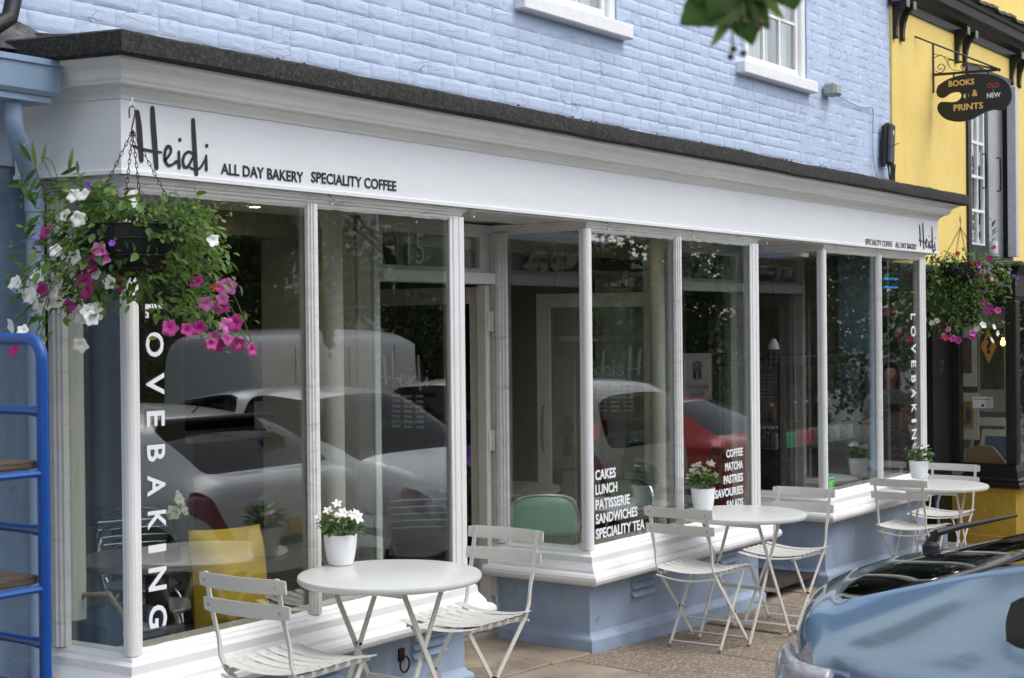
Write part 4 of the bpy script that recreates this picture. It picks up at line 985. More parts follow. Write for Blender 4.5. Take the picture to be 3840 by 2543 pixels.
def alu_chair(x,y,rz,lab,green=False,back=True):
    t=thing('cafe_chair',lab,'chair',(x,y,0),R(rz),'aluminium chairs inside the bakery')
    seat=MB(); seat.lathe([(.19,.452),(.20,.446),(.20,.43),(.17,.425)],28); seat.add([(.19*math.cos(2*PI*k/28),.19*math.sin(2*PI*k/28),.4525) for k in range(28)],[tuple(range(28))]); seat.build('seat',GREENC if green else GREYP,t,True)
    m=MB(); m.tube([(.205*math.cos(a),.205*math.sin(a),.44) for a in [k*2*PI/24 for k in range(24)]],.011,8,closed=True); m.build('seat_ring',CHROME,t,True)
    for s in(-1,1):
        for f in (-1,1):
            m=MB(); m.tube([(f*.15,s*.15,.43),(f*.17,s*.17,.40),(f*.21,s*.20,.0)],.011,8); m.build('leg',CHROME,t,True)
    if back:
        m=MB(); pts=[(-.15,-.15,.43),(-.19,-.19,.55),(-.215,-.20,.68),(-.22,-.18,.775),(-.225,-.13,.82),(-.235,0,.835),(-.225,.13,.82),(-.22,.18,.775),(-.215,.20,.68),(-.19,.19,.55),(-.15,.15,.43)]
        m.tube([tuple(v) for v in catmull([Vector(p) for p in pts],4)],.0115,8); m.build('back_frame',CHROME,t,True)
        if green:
            m=MB(); vs=[];n=12
            for j in range(7):
                for i in range(n+1):
                    u=i/n*2-1; w=(.200-.035*abs(j/6*2-1)**2.5*(1 if j>3 else .6)); vs.append((-.222-.03*(1-u*u)+.0,w*u,.585+.215*j/6+(.025*(1-u*u) if j==6 else 0)))
            m.add(vs,[(j*(n+1)+i,j*(n+1)+i+1,(j+1)*(n+1)+i+1,(j+1)*(n+1)+i) for j in range(6) for i in range(n)])
            o=m.build('back_panel',GREENC,t,True); q=o.modifiers.new('s','SOLIDIFY'); q.thickness=.01
        else:
            for k in range(5):
                z=.60+k*.042; m=MB(); m.tube([(-.205,-.195,z),(-.235,-.08,z),(-.235,.08,z),(-.205,.195,z)],.006,6); m.build('back_bar',CHROME,t,True)
    return t
alu_chair(4.98,5.80,-60,'aluminium chair with barred back behind the marble table at left',False)
alu_chair(5.35,6.35,-120,'aluminium chair farther back between the tables in the left bay',False)
alu_chair(4.62,4.98,95,'round green seated stool chair low behind the yellow cushion',True,False)
alu_chair(7.35,5.09,36,'mint green backed chair seen through the side pane of the middle bay',True)
alu_chair(7.90,4.99,168,'aluminium chair with green seat behind the white menu lettering',True)
al=MB().box(8.72,8.82,5.62,5.66,1.02,1.14,.01).build('alarm_box',PETR); tag(al,'small red box on the cream column wall inside the middle bay','alarm box')
# cushion
def cushion():
    mb=MB(); n=16; w,h,t=.36,.46,.14; vs=[];fs=[]
    for side in(1,-1):
        for j in range(n+1):
            for i in range(n+1):
                u=i/n*2-1; v=j/n*2-1; e=(1-abs(u)**3.2)*(1-abs(v)**3.2); pin=1-.07*(u*u)*(1-v*v)*0
                x=u*w/2*(1-.045*(1-v*v)*abs(u)); z=v*h/2*(1-.03*(1-u*u)*abs(v))
                wr=.006*noise.noise(Vector((u*3,v*3,side)))+.004*noise.noise(Vector((u*8,v*2,side*3)))
                vs.append((x,side*(t*e**.6+wr*e),z))
    N=(n+1)**2
    for s in range(2):
        for j in range(n):
            for i in range(n): a=s*N+j*(n+1)+i; fs.append((a,a+1,a+n+2,a+n+1))
    return mb.add(vs,fs).mesh('cushion',CUSH,True,70)
o=link(cushion(),'cushion',None,(4.60,4.88,.71),(R(-9),R(1),R(-14))); tag(o,'mustard yellow cushion leaning inside the window of the left bay','cushion')
m=MB(); m.box(4.35,4.95,4.76,5.10,.47,.51,.01); m.box(4.37,4.41,4.78,5.08,0,.47); m.box(4.89,4.93,4.78,5.08,0,.47); o=m.build('window_bench',BLACK); tag(o,'dark low bench holding the yellow cushion inside the left bay','bench')
# vases, jars
def bottle(x,y,z,seed,lab,mm,fl_):
    rr=random.Random(seed); t=thing('flower_bottle',lab,'vase',(x,y,z))
    m=MB(); m.lathe([(.032,0),(.036,.006),(.036,.085),(.026,.105),(.018,.12),(.018,.14),(.021,.145),(.016,.145),(.016,.12),(.032,.08),(.032,.008)],20); m.build('bottle',mm,t,True)
    sp=[];st=MB()
    for k in range(26):
        a=rr.uniform(0,6.28); r=rr.uniform(.01,.07); p=Vector((r*math.cos(a),r*math.sin(a),.15+rr.uniform(0,.12))); sp.append((p,(math.cos(a),math.sin(a),.4),rr.uniform(.025,.045),rr.choice((0,1)),0)); st.tube([(0,0,.08),tuple(p)],.0012,4)
    st.build('stems',LEAFD,t,kind='stuff'); leaves_into(t,sp,LM)
    for k in range(fl_[1]):
        a=rr.uniform(0,6.28); r=rr.uniform(.0,.06); link(fl_[0],'flower',t,(r*math.cos(a),r*math.sin(a),.20+rr.uniform(0,.10)),orient((math.cos(a)-.4,math.sin(a)-.6,.6)),scale=rr.uniform(.02,.034))
    return t
YG=glass_mat('olive_bottle_glass',(.45,.48,.06)); 
bottle(4.60,5.24,.762,4,'olive glass bottle of cream flowers on the marble table in the left bay',YG,(flower_mesh('flower',mat('cream_petal',(.62,.57,.42),.6),6,.4),8))
bottle(7.36,5.66,.762,5,'small bottle of purple and yellow flowers on the middle bay table',YG,(FVS,7))
def jar(x,y,z,lab,c):
    t=thing('condiment_jar',lab,'jar',(x,y,z)); m=MB(); m.lathe([(.03,0),(.034,.004),(.034,.075),(.03,.085)],18); m.build('glass',mat('jar_'+str(int(x*100)),c,.25),t,True)
    m=MB(); m.lathe([(.031,.085),(.032,.088),(.032,.102),(.03,.104)],18); m.build('lid',BRASS,t,True)
jar(4.40,5.30,.762,'labelled jar beside the bottle on the left marble table',(.30,.32,.16)); jar(7.48,5.60,.762,'yellow green jar on the middle bay table behind the green chair',(.42,.42,.08))
# rope bag handle and bag
t=thing('straw_bag','blue bag with plaited rope handle low in the left corner window','bag',(3.86,5.02,.44))
m=MB(); m.tube([(-.0,.04,.16),(.03,-.05,.30),(.07,-.16,.31),(.095,-.22,.22),(.08,-.24,.14)],.011,8); m.build('rope_handle',mat('jute_rope',(.36,.25,.13),.95,bump=1,bscale=90),t,True)
m=MB(); vs=[]
m.prism([(-.02,-.25),(.33,-.20),(.40,-.02),(.36,.10),(-.02,.1)],-.2,.20); m.build('bag_body',mat('navy_canvas',(.012,.022,.06),.9),t)
# pendant lamps in the dark middle
def pendant(x,y,zb,L,m_,lab,r=.10,h=.16):
    t=thing('pendant_lamp',lab,'lamp',(x,y,zb)); m=MB(); m.tube([(0,0,h),(0,0,h+L)],.004,6); m.build('cord',BLACK,t)
    m=MB(); m.lathe([(r,0),(r*.98,.01),(r*.75,h*.55),(r*.4,h*.9),(.015,h),(.012,h),(r*.38,h*.86),(r*.72,h*.5),(r*.94,.004)],24,cap=False); m.build('shade',m_,t,True)
pendant(8.35,7.0,1.90,.62,BLACK,'black dome pendant lamp hanging in the dark room behind the middle bay')
pendant(9.0,7.6,1.90,.62,BLACK,'second black pendant lamp, behind the open door of the right recess')
pendant(11.02,5.35,1.62,.70,mat('white_lamp_shade',(.75,.75,.72),.5),'small white pendant lamp over the display fridge',.048,.085)
# display fridge
fr=thing('display_fridge','black framed glass display fridge of bottles and cans in the right bay','fridge',(10.42,4.98,.0))
FWd,FD=1.62,.62
m=MB(); m.box(0,FWd,0,FD,0,.14,.004); m.build('plinth',BLACK,fr)
m=MB(); m.box(0,FWd,0.0,FD,.14,.80,.004); m.build('cabinet',mat('black_laminate',(.016,.014,.013),.25),fr)
for k in range(22):
    m=MB(); m.box(-.002,.001,.08+k*.022,.09+k*.022,.17,.23); m.build('grille_slot',RUBBER,fr)
m=MB(); m.box(0,FWd,0,FD,1.50,1.57,.005); m.build('top',MT['black_laminate'],fr)
for (x,y) in ((0,0),(FWd-.04,0),(0,FD-.05),(FWd-.04,FD-.05)):
    m=MB(); m.box(x,x+.04,y,y+.05,.80,1.50); m.build('upright',BLACK,fr)
for (x0,x1,y0,y1) in ((.041,FWd-.041,.004,.010),(.012,.018,.051,FD-.051)):
    m=MB(); m.box(x0,x1,y0,y1,.802,1.498); m.build('glass_panel',CLEAR,fr)
m=MB(); m.box(.05,FWd-.05,FD-.03,FD-.02,.81,1.49); m.build('back_panel',mat('dim_mirror',(.22,.22,.20),.3,metal=.5),fr)
for z in (.86,1.06,1.27):
    m=MB(); m.box(.045,FWd-.045,.05,FD-.04,z,z+.008); m.build('shelf',CLEAR if z>.9 else STEEL,fr)
rr=random.Random(9); COLS=[(.04,.35,.22),(.45,.05,.08),(.55,.55,.50),(.42,.04,.14),(.10,.30,.16),(.35,.30,.28)]
CM=[mat('can_%s'%n,c,.3,metal=.3) for n,c in zip(('green','red','silver','crimson','mint','grey'),COLS)]
can=[MB().lathe([(.024,0),(.029,.006),(.029,.098),(.024,.107),(.023,.104)],14).mesh('can',c,True) for c in CM]
bt=MB().lathe([(.027,0),(.029,.004),(.029,.085),(.013,.12),(.011,.15)],14).mesh('bottle',mat('dark_bottle',(.03,.025,.02),.15),True); cp=MB().lathe([(.014,0),(.014,.014)],12).mesh('cap',mat('pale_cap',(.6,.55,.5),.4))
for j,yy in enumerate((.10,.17)):
    for i in range(21):
        x=.09+i*.069
        c=link(can[0 if 2<=i<5 else 1 if 5<=i<9 else 2+(i+j)%4],'can',None,(10.42+x,4.98+yy,.868)); tag(c,'%s drinks can in the %s row on the lowest fridge shelf'%(('green','red','silver','crimson','mint','grey')[(0 if 2<=i<5 else 1 if 5<=i<9 else 2+(i+j)%4)],('front','second')[j]),'can','cans and bottles in the display fridge')
for j in range(2):
    for i in range(6):
        b=thing('drink_bottle','capped bottle at the fridge side pane, %s column, %s from the front'%(('outer','inner')[j],('first','second','third','fourth','fifth','sixth')[i]),'bottle',(10.47+j*.075,5.10+i*.075,.868),0,'cans and bottles in the display fridge'); link(bt,'glass',b); link(cp,'cap',b,(0,0,.15))
for i in range(14):
    b=thing('drink_bottle','small capped bottle in the long row on the middle fridge shelf','bottle',(10.50+i*.105,5.12+.05*(i%2),1.07),0,'cans and bottles in the display fridge'); link(bt,'glass',b,scale=.8); link(cp,'cap',b,(0,0,.12))
# shelf unit, fly killer
sh=thing('wall_shelf_unit','pale shelf unit against the wall above the display fridge','shelf',(10.9,6.6,0))
for (a,b,z0,z1) in ((-.6,.9,2.24,2.28),(-.6,.9,1.70,1.74),(-.05,-.02,1.2,2.24),(.88,.91,1.2,2.24),(.42,.45,1.2,2.24)):
    MB().box(a,b,0,.35,z0,z1).build('board',mat('pale_board_%d'%int(z0*100+a*10+99),(.50,.48,.42),.6),sh)
MB().box(-.02,.42,.30,.34,1.2,2.24).build('back_board',TAUPE,sh)
m=MB(); m.tube([(.05,-.02,1.745),(.05,-.02,1.82),(.06,-.02,1.83),(.38,-.02,1.83),(.39,-.02,1.82),(.39,-.02,1.745)],.006,6); m.build('rail',CHROME,sh,True)
fk=thing('fly_killer','black fly killer with two glowing blue tubes high in the right bay','insect lamp',(10.62,5.45,2.19))
MB().box(-.22,.22,0,.12,-.13,.17,.01).build('case',BLACK,fk)
BL=mat('blue_tube',(.05,.3,.8),.4,emis=(.03,.32,1),estr=2.2)
for z in (.06,-.02):
    m=MB(); m.tube([(-.16,-.02,z),(.16,-.02,z)],.011,10); m.build('tube',BL,fk,True)
ct=thing('shop_counter','dark service counter with paler boxes deep inside the shop','counter',(8.0,8.2,0))
MB().box(-.6,3.2,0,.6,0,1.0).build('body',mat('counter_brown',(.06,.045,.035),.6),ct); MB().box(-.65,3.25,-.05,.65,1.0,1.04,.01).build('top',GREYP,ct)
for i,(x,z,w,h,c) in enumerate(((.3,1.04,.28,.22,(.5,.5,.48)),(.75,1.04,.2,.3,(.2,.3,.45)),(1.2,1.04,.4,.18,(.45,.40,.3)),(1.9,1.04,.3,.35,(.35,.1,.06)))):
    o=MB().box(8+x,8+x+w,8.3,8.5,z,z+h,.006).build('box',mat('box_paint_%d'%i,c,.6)); tag(o,('pale box on the dim counter left end','blue carton on the dim counter','long cardboard tray on the dim counter','rust red box on the dim counter right part')[i],'box')
MENUT=mat('chalk_lettering',(.14,.14,.13),.8,noise_amt=0)
# framed menu board on the dark wall
m=MB(); m.box(0,1.8,0,.03,0,.8,.01); o=m.build('menu_board',mat('chalkboard',(.02,.02,.02),.7),None,False,(12.36,8.4,1.5),(0,0,R(-90))); tag(o,'wide black menu board on the right hand inner wall','menu board')
text_fit('ANY REGULAR HOT OR COLD DRINK',MENUT,.1,1.6,.58,.66,.0,'menu_lettering',o,(0,-.003,0)); text_fit('ADD AN EXTRA SALAD',MENUT,.4,1.4,.38,.45,0,'menu_lettering',o,(0,-.003,0))
# ================================================================== YELLOW BOOKSHOP
yb=thing('yellow_bookshop','yellow rendered bookshop building with black shopfront and black bracketed eaves','building',(12.66,4.98,0))
def yx(x0,x1,y0,y1,z0,z1,name,m,par=None,bev=0): return MB().box(x0-12.66,x1-12.66,y0-4.98,y1-4.98,z0,z1,bev).build(name,m,par or yb)
# wall with a window hole
w=MB()
def yb_(m,x0,x1,y0,y1,z0,z1): m.box(x0-12.66,x1-12.66,y0-4.98,y1-4.98,z0,z1)
yb_(w,12.66,14.57,4.98,5.3,2.2,4.95); yb_(w,14.57,15.95,4.98,5.3,2.2,2.415); yb_(w,14.57,15.95,4.98,5.3,4.39,4.95); yb_(w,15.95,24,4.98,5.3,2.2,4.95)
w.build('upper_wall',YEL,yb)
yx(12.66,24,5.15,5.4,4.9,9,'top_wall',YEL)
yx(13.78,13.86,4.90,4.979,-.6,2.3,'yellow_strip',YELP)
yx(12.66,13.775,4.93,5.2,-.6,2.36,'black_door_surround',BLACK,None,.01)
yx(13.30,13.76,4.86,4.929,-.6,2.30,'pilaster',BLACK,None,.008); yx(13.27,13.77,4.82,4.859,-.6,.05,'pilaster_base',BLACK,None,.01)
text_fit('17',mat('dull_brass_number',(.16,.12,.06),.5),13.45-12.66,13.55-12.66,1.35,1.48,.0,'house_number',yb,(0,4.855-4.98,0))
# eaves: soffit board, fascia, tile edge, brackets
m=MB(); m.prism([(0,4.62),(-.02,4.62),(-.03,4.69),(-.09,4.72),(-.11,4.76),(-.15,4.78),(-.165,4.85),(-.19,4.865),(-.20,4.90),(0,4.98)],12.60-12.66,24-12.66,'x'); m.build('eaves_board',BLACK,yb)
TILE=mat('mossy_tile',(.13,.115,.10),.9,bump=1,bscale=30,noise_amt=.3,dirt=(.22,.21,.17),dscale=12)
for k in range(60):
    x=12.60-12.66+k*.19; m=MB(); h=.012*((k*7)%3); m.prism([(-.235,4.903+h),(-.235,4.928+h),(.16,5.08),(.16,5.055)],x+.004,x+.186,'x'); m.build('roof_tile',TILE,yb)
m=MB(); m.prism([(-.21,4.898),(-.21,4.902),(.168,5.05),(.168,5.0)],12.60-12.66,24-12.66,'x'); m.build('roof_bed',BLACK,yb)
br=[(0,4.62),(0,4.34),(-.03,4.335),(-.038,4.355),(-.034,4.38),(-.036,4.43),(-.048,4.50),(-.07,4.56),(-.10,4.60),(-.125,4.63),(-.125,4.66),(-.028,4.66)]
for x in (12.56+.12,12.84,14.26,14.49,15.95,16.2,17.6,17.85):
    m=MB(); m.prism([(a,b) for a,b in br],x-12.66,x-12.66+.05,'x'); o=m.build('eaves_bracket',BLACK,yb)
    MB().box(x-12.66-.008,x-12.66+.058,-.140,-.127,4.60,4.675,.004).build('bracket_cap',mat('grey_cap',(.2,.2,.21),.6) if 'grey_cap' not in MT else MT['grey_cap'],o)
# upstairs casement
wf=MB(); yb_(wf,14.57,14.66,4.955,5.08,2.42,4.39); yb_(wf,15.08,15.17,4.955,5.08,2.42,4.39); yb_(wf,15.86,15.95,4.955,5.08,2.42,4.39); yb_(wf,14.66,15.08,4.955,5.08,4.30,4.39); yb_(wf,15.17,15.86,4.955,5.08,4.30,4.39); yb_(wf,14.66,15.08,4.955,5.08,2.42,2.60); yb_(wf,15.17,15.86,4.955,5.08,2.42,2.50)
wo=wf.build('window',BLACK,yb)
yx(14.45,16.05,4.88,4.975,2.37,2.415,'sill',BLACK,wo,.006)
s=MB(); xa,xb,za,zb=14.66,15.08,2.60,4.30
for a,b in ((xa,xa+.035),((xa+xb)/2-.012,(xa+xb)/2+.012),(xb-.035,xb)): yb_(s,a,b,4.965,5.0,za,zb)
for k in range(6):
    z=za+(zb-za)*k/5; yb_(s,xa,xb,4.964,5.001,max(za,z-.014),min(zb,z+.014))
s.build('casement',PAINTW,wo)
yx(xa,xb,4.982,4.986,za,zb,'pane',GLASS,wo)
c=MB(); vs=[];n=24
for i in range(n+1):
    x=xa+(xb-xa)*i/n-12.66; vs+=[(x,.10+.012*math.sin(i*1.6),za),(x,.10+.012*math.sin(i*1.6),zb)]
c.add(vs,[(2*i,2*i+2,2*i+3,2*i+1) for i in range(n)]); c.build('curtain',LACE,wo,True)
RV=mat('white_reveal',(.55,.55,.58),.6)
yx(15.171,15.859,5.03,5.05,2.5,4.3,'blind',mat('grey_blind',(.42,.42,.45),.8),wo)
yx(15.76,15.85,4.86,4.95,2.51,4.29,'open_casement',RV,wo,.004)
for zc in (3.35,):
    for xx in (15.0,15.45):
        m=MB(); m.tube([(xx-12.66,-.02,zc-.17),(xx-12.66,-.055,zc-.17),(xx-12.66,-.06,zc),(xx-12.66,-.055,zc+.17),(xx-12.66,-.02,zc+.17)],.010,8); m.build('pull_handle',BLACK,wo,True)
t=thing('window_mug','white mug with a small plant on the upstairs bookshop window sill','mug',(15.32,4.97,2.505)); MB().lathe([(.05,0),(.055,.01),(.055,.15),(.05,.15),(.05,.02)],18).build('mug',POT,t,True)
leaves_into(t,[(Vector((0,0,.15+k*.03)),(math.cos(k*2),math.sin(k*2),1),.12,k%2,0) for k in range(8)],LONG)
MB().lathe([(.02,0),(.02,.001)],10).build('mug_mark',PETR,t,False,(-.045,-.033,.09),(R(90),0,R(-50)))
# bookshop bay: returns face left (-X), corner at (13.70,4.25)
cx,cy=13.70,4.25
BP=[(13.80,4.90),(cx,cy),(24,cy)]
def ysw(prof,name,m,par=None): return MB().sweep([(p[0]-12.66,p[1]-4.98) for p in BP],prof).build(name,m,par or yb)
ysw([(-.1,-.9),(.01,-.9),(.015,-.15),(.0,-.14),(.0,.30),(-.1,.30)],'plinth',YELP)
ysw([(-.05,.30),(.03,.30),(.06,.315),(.06,.34),(.04,.36),(.05,.38),(.03,.40),(.02,.46),(.0,.52),(-.05,.52)],'sill',BLACK)
ysw([(-.05,2.02),(.01,2.02),(.02,2.06),(.015,2.25),(.05,2.28),(.08,2.33),(-.05,2.34)],'fascia',BLACK)
ysw([(-.7,2.40),(-.05,2.365),(.10,2.345),(.115,2.33),(.12,2.35),(.11,2.37),(-.05,2.385),(-.7,2.42)],'lead_ledge',LEAD)
for (x,y,w) in ((cx+.0,cy+.0,.10),(14.9,cy,.09),(16.2,cy,.09)):
    MB().box(x-12.66-.02,x-12.66+w,y-4.98-.02,y-4.98+.08,.52,2.02,.01).build('post',BLACK,yb)
MB().box(13.76-12.66,13.86-12.66,4.78-4.98,4.92-4.98,.52,2.02,.008).build('post',BLACK,yb)
MB().add([(13.712-12.66,4.33-4.98,.52),(13.78-12.66,4.79-4.98,.52),(13.78-12.66,4.79-4.98,2.02),(13.712-12.66,4.33-4.98,2.02)],[(0,1,2,3)]).build('side_pane',GLASS,yb)
MB().box(cx-12.66+.1,24-12.66,cy-4.98+.03,cy-4.98+.034,.52,2.02).build('front_pane',GLASS,yb)
yx(13.8,24,5.6,5.7,0,2.4,'back_wall',DARKI); yx(13.75,24,4.3,5.6,.40,.44,'display_floor',mat('display_boards',(.25,.22,.17),.8)); yx(13.9,24,4.9,5.6,2.03,2.05,'display_ceiling',DARKI)
# pictures and books in the bookshop window
def pic(x,y,z,w,h,rz,tilt,lab,mount,art,inner=.55,art2=None):
    t=thing('framed_print',lab,'picture',(x,y,z)); t.rotation_euler=(R(tilt),0,R(rz)); t['group']='pictures in the bookshop window'
    MB().box(-w/2,w/2,0,.02,0,h,.003).build('mount',mount,t); a=MB(); a.box(-w*inner/2,w*inner/2,-.003,.0,h*.22,h*.82); o=a.build('print',art,t)
    if art2: MB().box(-w*inner*.2,w*inner*.25,-.005,-.0031,h*.35,h*.65).build('motif',art2,t)
MTW=mat('cream_mount',(.48,.46,.38),.8); MTG=mat('grey_mount',(.32,.32,.28),.8)
A1=mat('ochre_print',(.32,.22,.04),.7,noise_amt=.5,nscale=14); A2=mat('brown_print',(.13,.08,.05),.7,noise_amt=.6,nscale=10); A3=mat('green_stripe_print',(.07,.08,.03),.7,noise_amt=.8,nscale=6,stretch=(14,1,.3)); A4=mat('blue_print',(.04,.06,.10),.7,noise_amt=.5,nscale=9)
RZ=-83
pic(13.93,4.78,1.22,.20,.56,RZ,0,'tall cream mounted print at the left of the bookshop window',MTW,A2)
pic(13.92,4.76,.72,.20,.44,RZ,0,'cream mounted print with a yellow field at lower left of the bookshop window',MTW,A1,.5,A4)
pic(14.02,4.56,.98,.27,.96,RZ,0,'large print of green and yellow vertical stripes in the bookshop window',MTG,A3,.8)
pic(14.10,4.40,1.10,.14,.42,RZ,0,'narrow print right of the striped picture',MTG,A4)
pic(13.98,4.52,.45,.34,.42,RZ,-32,'leaning print in a clear sleeve in front of the bookshop display',MTG,A4,.75)
pic(14.08,4.66,.47,.34,.50,RZ-8,-28,'second leaning framed print behind the sleeve in the bookshop window',MTW,A2,.8)
pic(14.55,4.45,.45,.4,.45,-8,-25,'leaning landscape print behind the front pane of the bookshop',MTG,A4,.8)
pic(15.2,4.5,.95,.4,.55,-4,0,'violet print hung behind the front pane of the bookshop',mat('violet_mount',(.13,.11,.2),.8),A4,.8)
m=MB(); vs=[]; m.prism([(4.35,.45),(4.78,.45),(4.78,.62),(4.66,.68),(4.52,.66),(4.42,.54)],13.90,13.93,'x'); o=m.build('bent_board',WOODO); tag(o,'bent brown board leaning at the bottom of the bookshop window','board')
for k in range(7):
    o=MB().box(-.07,.07,-.1,.1,0,.022,.002).build('book',mat('book_%d'%k,[(.03,.12,.04),(.35,.33,.28),(.25,.04,.04),(.06,.05,.05),(.4,.38,.3),(.02,.1,.06),(.3,.05,.04)][k],.6),None,False,(13.86+.06*(k%2),4.40+.055*k,.442+.0225*(k%3)),(0,0,R(20*k%50))); tag(o,('green book nearest the black corner post, lying in the bookshop window','cream book second from the corner post in the bookshop window','red book in the middle of the low bookshop window stack','black book lying among the bookshop window stack','pale book beside the black one in the bookshop window','dark green book near the bent brown board','dark red book farthest left in the bookshop window')[k],'book','books lying in the bookshop window')
t=thing('notice_card','white notice card with a black dot on the bookshop window','notice',(13.745,4.56,1.03)); t.rotation_euler=(0,0,R(-98.4+8)) 
MB().box(-.095,.095,-.003,0,0,.105).build('card',mat('card_white',(.62,.62,.60),.8),t); MB().lathe([(.014,0),(.014,.001)],16).build('dot',VINYLB,t,False,(0,-.0035,.024),(R(90),0,0))
text_fit('PICTURE FRAMING',VINYLB,-.075,.075,.075,.087,0,'notice_lettering',t,(0,-.0036,0))
# orange diamond sign in the window
o=MB().prism([(0,-.16),(.07,0),(0,.16),(-.07,0)],-.002,.002,'y').build('diamond_sign',mat('amber_sign',(.62,.27,.02),.6),None,False,(13.80,4.52,1.60),(0,0,R(-82))); tag(o,'orange diamond sign hanging in the bookshop window','sign')
text_fit('?',VINYLB,-.02,.03,-.07,.09,.03,'sign_mark',o,(0,-.003,0))
o=MB().lathe([(.0,-.03),(.022,-.015),(.024,.01),(.012,.035),(.012,.05)],16).build('light_bulb',mat('warm_bulb',(1,.8,.3),.4,emis=(1,.72,.2),estr=2),None,True,(13.84,4.40,1.63)); tag(o,'small glowing warm bulb beside the orange diamond sign','light bulb')
# cable box, sensor box, cables
t=thing('cable_box','tall black cable closure at the right end of the blue brick wall','cable box',(12.48,4.955,3.37))
MB().box(-.07,.055,-.05,.02,-.17,.19,.015).build('case',mat('black_plastic',(.03,.032,.04),.45),t,False,None,(0,R(6),0)); MB().box(-.105,-.072,-.02,.02,-.2,.16,.006).build('side_bundle',RUBBER,t,False,None,(0,R(5),0))
MB().box(-.01,.03,-.053,-.0505,.09,.13).build('label_plate',MTW,t); MB().tube([(-.13,-.06,-.02),(0,-.056,.0),(.13,-.05,.03)],.004,5).build('tie',RUBBER,t)
cb=MB(); rr=random.Random(2)
for k in range(6):
    x=-.04+k*.022; cb.tube([tuple(v) for v in catmull([Vector((x,-.01-.006*k,-.16)),Vector((x+rr.uniform(-.03,.03),-.03,-.28)),Vector((x+rr.uniform(-.02,.06)+.03,-.04,-.40)),Vector((x+.06,-.04,-.46))],5)],.006,6)
cb.build('cable_tails',RUBBER,t,True,kind='stuff')
t=thing('junction_box','small pale grey junction box right of the second upstairs window sill','junction box',(11.28,4.955,3.70)); MB().box(-.075,.075,-.07,.03,-.045,.055,.014).build('case',mat('grey_case',(.38,.40,.38),.6),t); MB().box(-.055,.055,-.075,-.0705,-.03,.04,.004).build('lid',MT['grey_case'],t)
o=MB().tube([tuple(v) for v in catmull([Vector(p) for p in ((11.36,4.975,3.69),(11.6,4.978,3.67),(11.95,4.98,3.645),(12.2,4.978,3.66),(12.215,4.98,3.5),(12.23,4.98,3.2),(12.36,4.97,2.98))],6)],.0045,6).build('wall_cable',BLUEPIPE,None,True); tag(o,'thin blue painted cable running from the junction box along the wall','cable')
# small pipe stub at the right end of the bakery plinth
t=thing('overflow_pipe','blue painted pipe stub and cables at the right foot of the bakery plinth','pipe',(12.62,4.55,g(12.6,4.5)))
MB().tube([(0,0,0),(0,0,.20)],.045,14).build('stub',BLUEPIPE,t,True); MB().tube([(-.02,.02,.2),(-.03,.03,.45),(.02,.0,.62)],.012,8).build('conduit',BLUEPIPE,t,True)
# ================================================================== HANGING PALETTE SIGN
ps=thing('palette_sign','black artist palette shaped sign hanging from a scrolled iron bracket on the yellow wall','hanging sign',(13.67,5.0,4.0))
# local: u = toward street (-Y), v = up
def PS(u,v,d=0): return (d,-u-.02,v)
m=MB(); m.bar(PS(.0,-.02),PS(0,.43),.025,.025,(1,0,0)); m.bar(PS(0,.145),PS(.60,.125),.022,.022,(1,0,0))
def strap(pts,mb,w=.012,t=.005):
    P=catmull([Vector(p) for p in pts],6); vs=[];N=len(P)
    for i,p in enumerate(P):
        d=(P[min(i+1,N-1)]-P[max(i-1,0)]).normalized(); n=Vector((-d.y,d.x))*t/2
        for a,b in((1,-w/2),(1,w/2),(-1,w/2),(-1,-w/2)): q=p+n*a; vs.append(PS(q.x,q.y,b))
    fs=[(k*4+j,k*4+(j+1)%4,k*4+4+(j+1)%4,k*4+4+j) for k in range(N-1) for j in range(4)]; mb.add(vs,fs)
def spiral(cx_,cy_,r0,a0,turns,n=14,dirn=1): return [(cx_+r0*(1-.78*k/n)*math.cos(a0+dirn*2*PI*turns*k/n),cy_+r0*(1-.78*k/n)*math.sin(a0+dirn*2*PI*turns*k/n)) for k in range(n+1)]
strap([(0.01,.34),(.12,.30),(.24,.24),(.40,.18),(.58,.135)],m); strap([(.01,.30),(.08,.32),(.13,.27),(.18,.18),(.26,.155)],m)
strap(spiral(.075,.205,.052,R(200),1.4),m); strap(spiral(.285,.185,.036,R(240),1.3),m); strap(spiral(.45,.165,.022,R(240),1.2),m)
m.lathe([(.0,-.02),(.02,0),(.0,.02)],10,PS(.62,.125),cap=False); m.build('bracket',BLACK,ps)
for p,q in (((-.47,0.0,.445),PS(.61,.135)),((.45,0.0,.36),PS(.60,.135))):
    MB().tube([p,q],.008,6).build('stay_rod',BLACK,ps)
def pal():
    out=[(.05,.035),(.14,.085),(.28,.115),(.45,.105),(.60,.07),(.70,-.005),(.735,-.10),(.71,-.19),(.64,-.245),(.56,-.235),(.46,-.26),(.36,-.305),(.24,-.315),(.13,-.285),(.06,-.22),(.045,-.155),(.08,-.118),(.15,-.125),(.22,-.128),(.265,-.10),(.27,-.06),(.235,-.04),(.17,-.045),(.10,-.08),(.055,-.065),(.035,-.02)]
    P=catmull([Vector(p) for p in out+[out[0]]],4)[:-1]; return P
P=pal(); bm=bmesh.new()
vf=[bm.verts.new(PS(p.x,p.y+.0,-.012)) for p in P]
hole=[(.318+.03*math.cos(a),-.082+.026*math.sin(a)) for a in [k*2*PI/14 for k in range(14)]]
hf=[bm.verts.new(PS(u,v,-.012)) for u,v in hole]
ed=[bm.edges.new((vf[i],vf[(i+1)%len(vf)])) for i in range(len(vf))]+[bm.edges.new((hf[i],hf[(i+1)%14])) for i in range(14)]
bmesh.ops.triangle_fill(bm,use_beauty=True,use_dissolve=False,edges=ed)
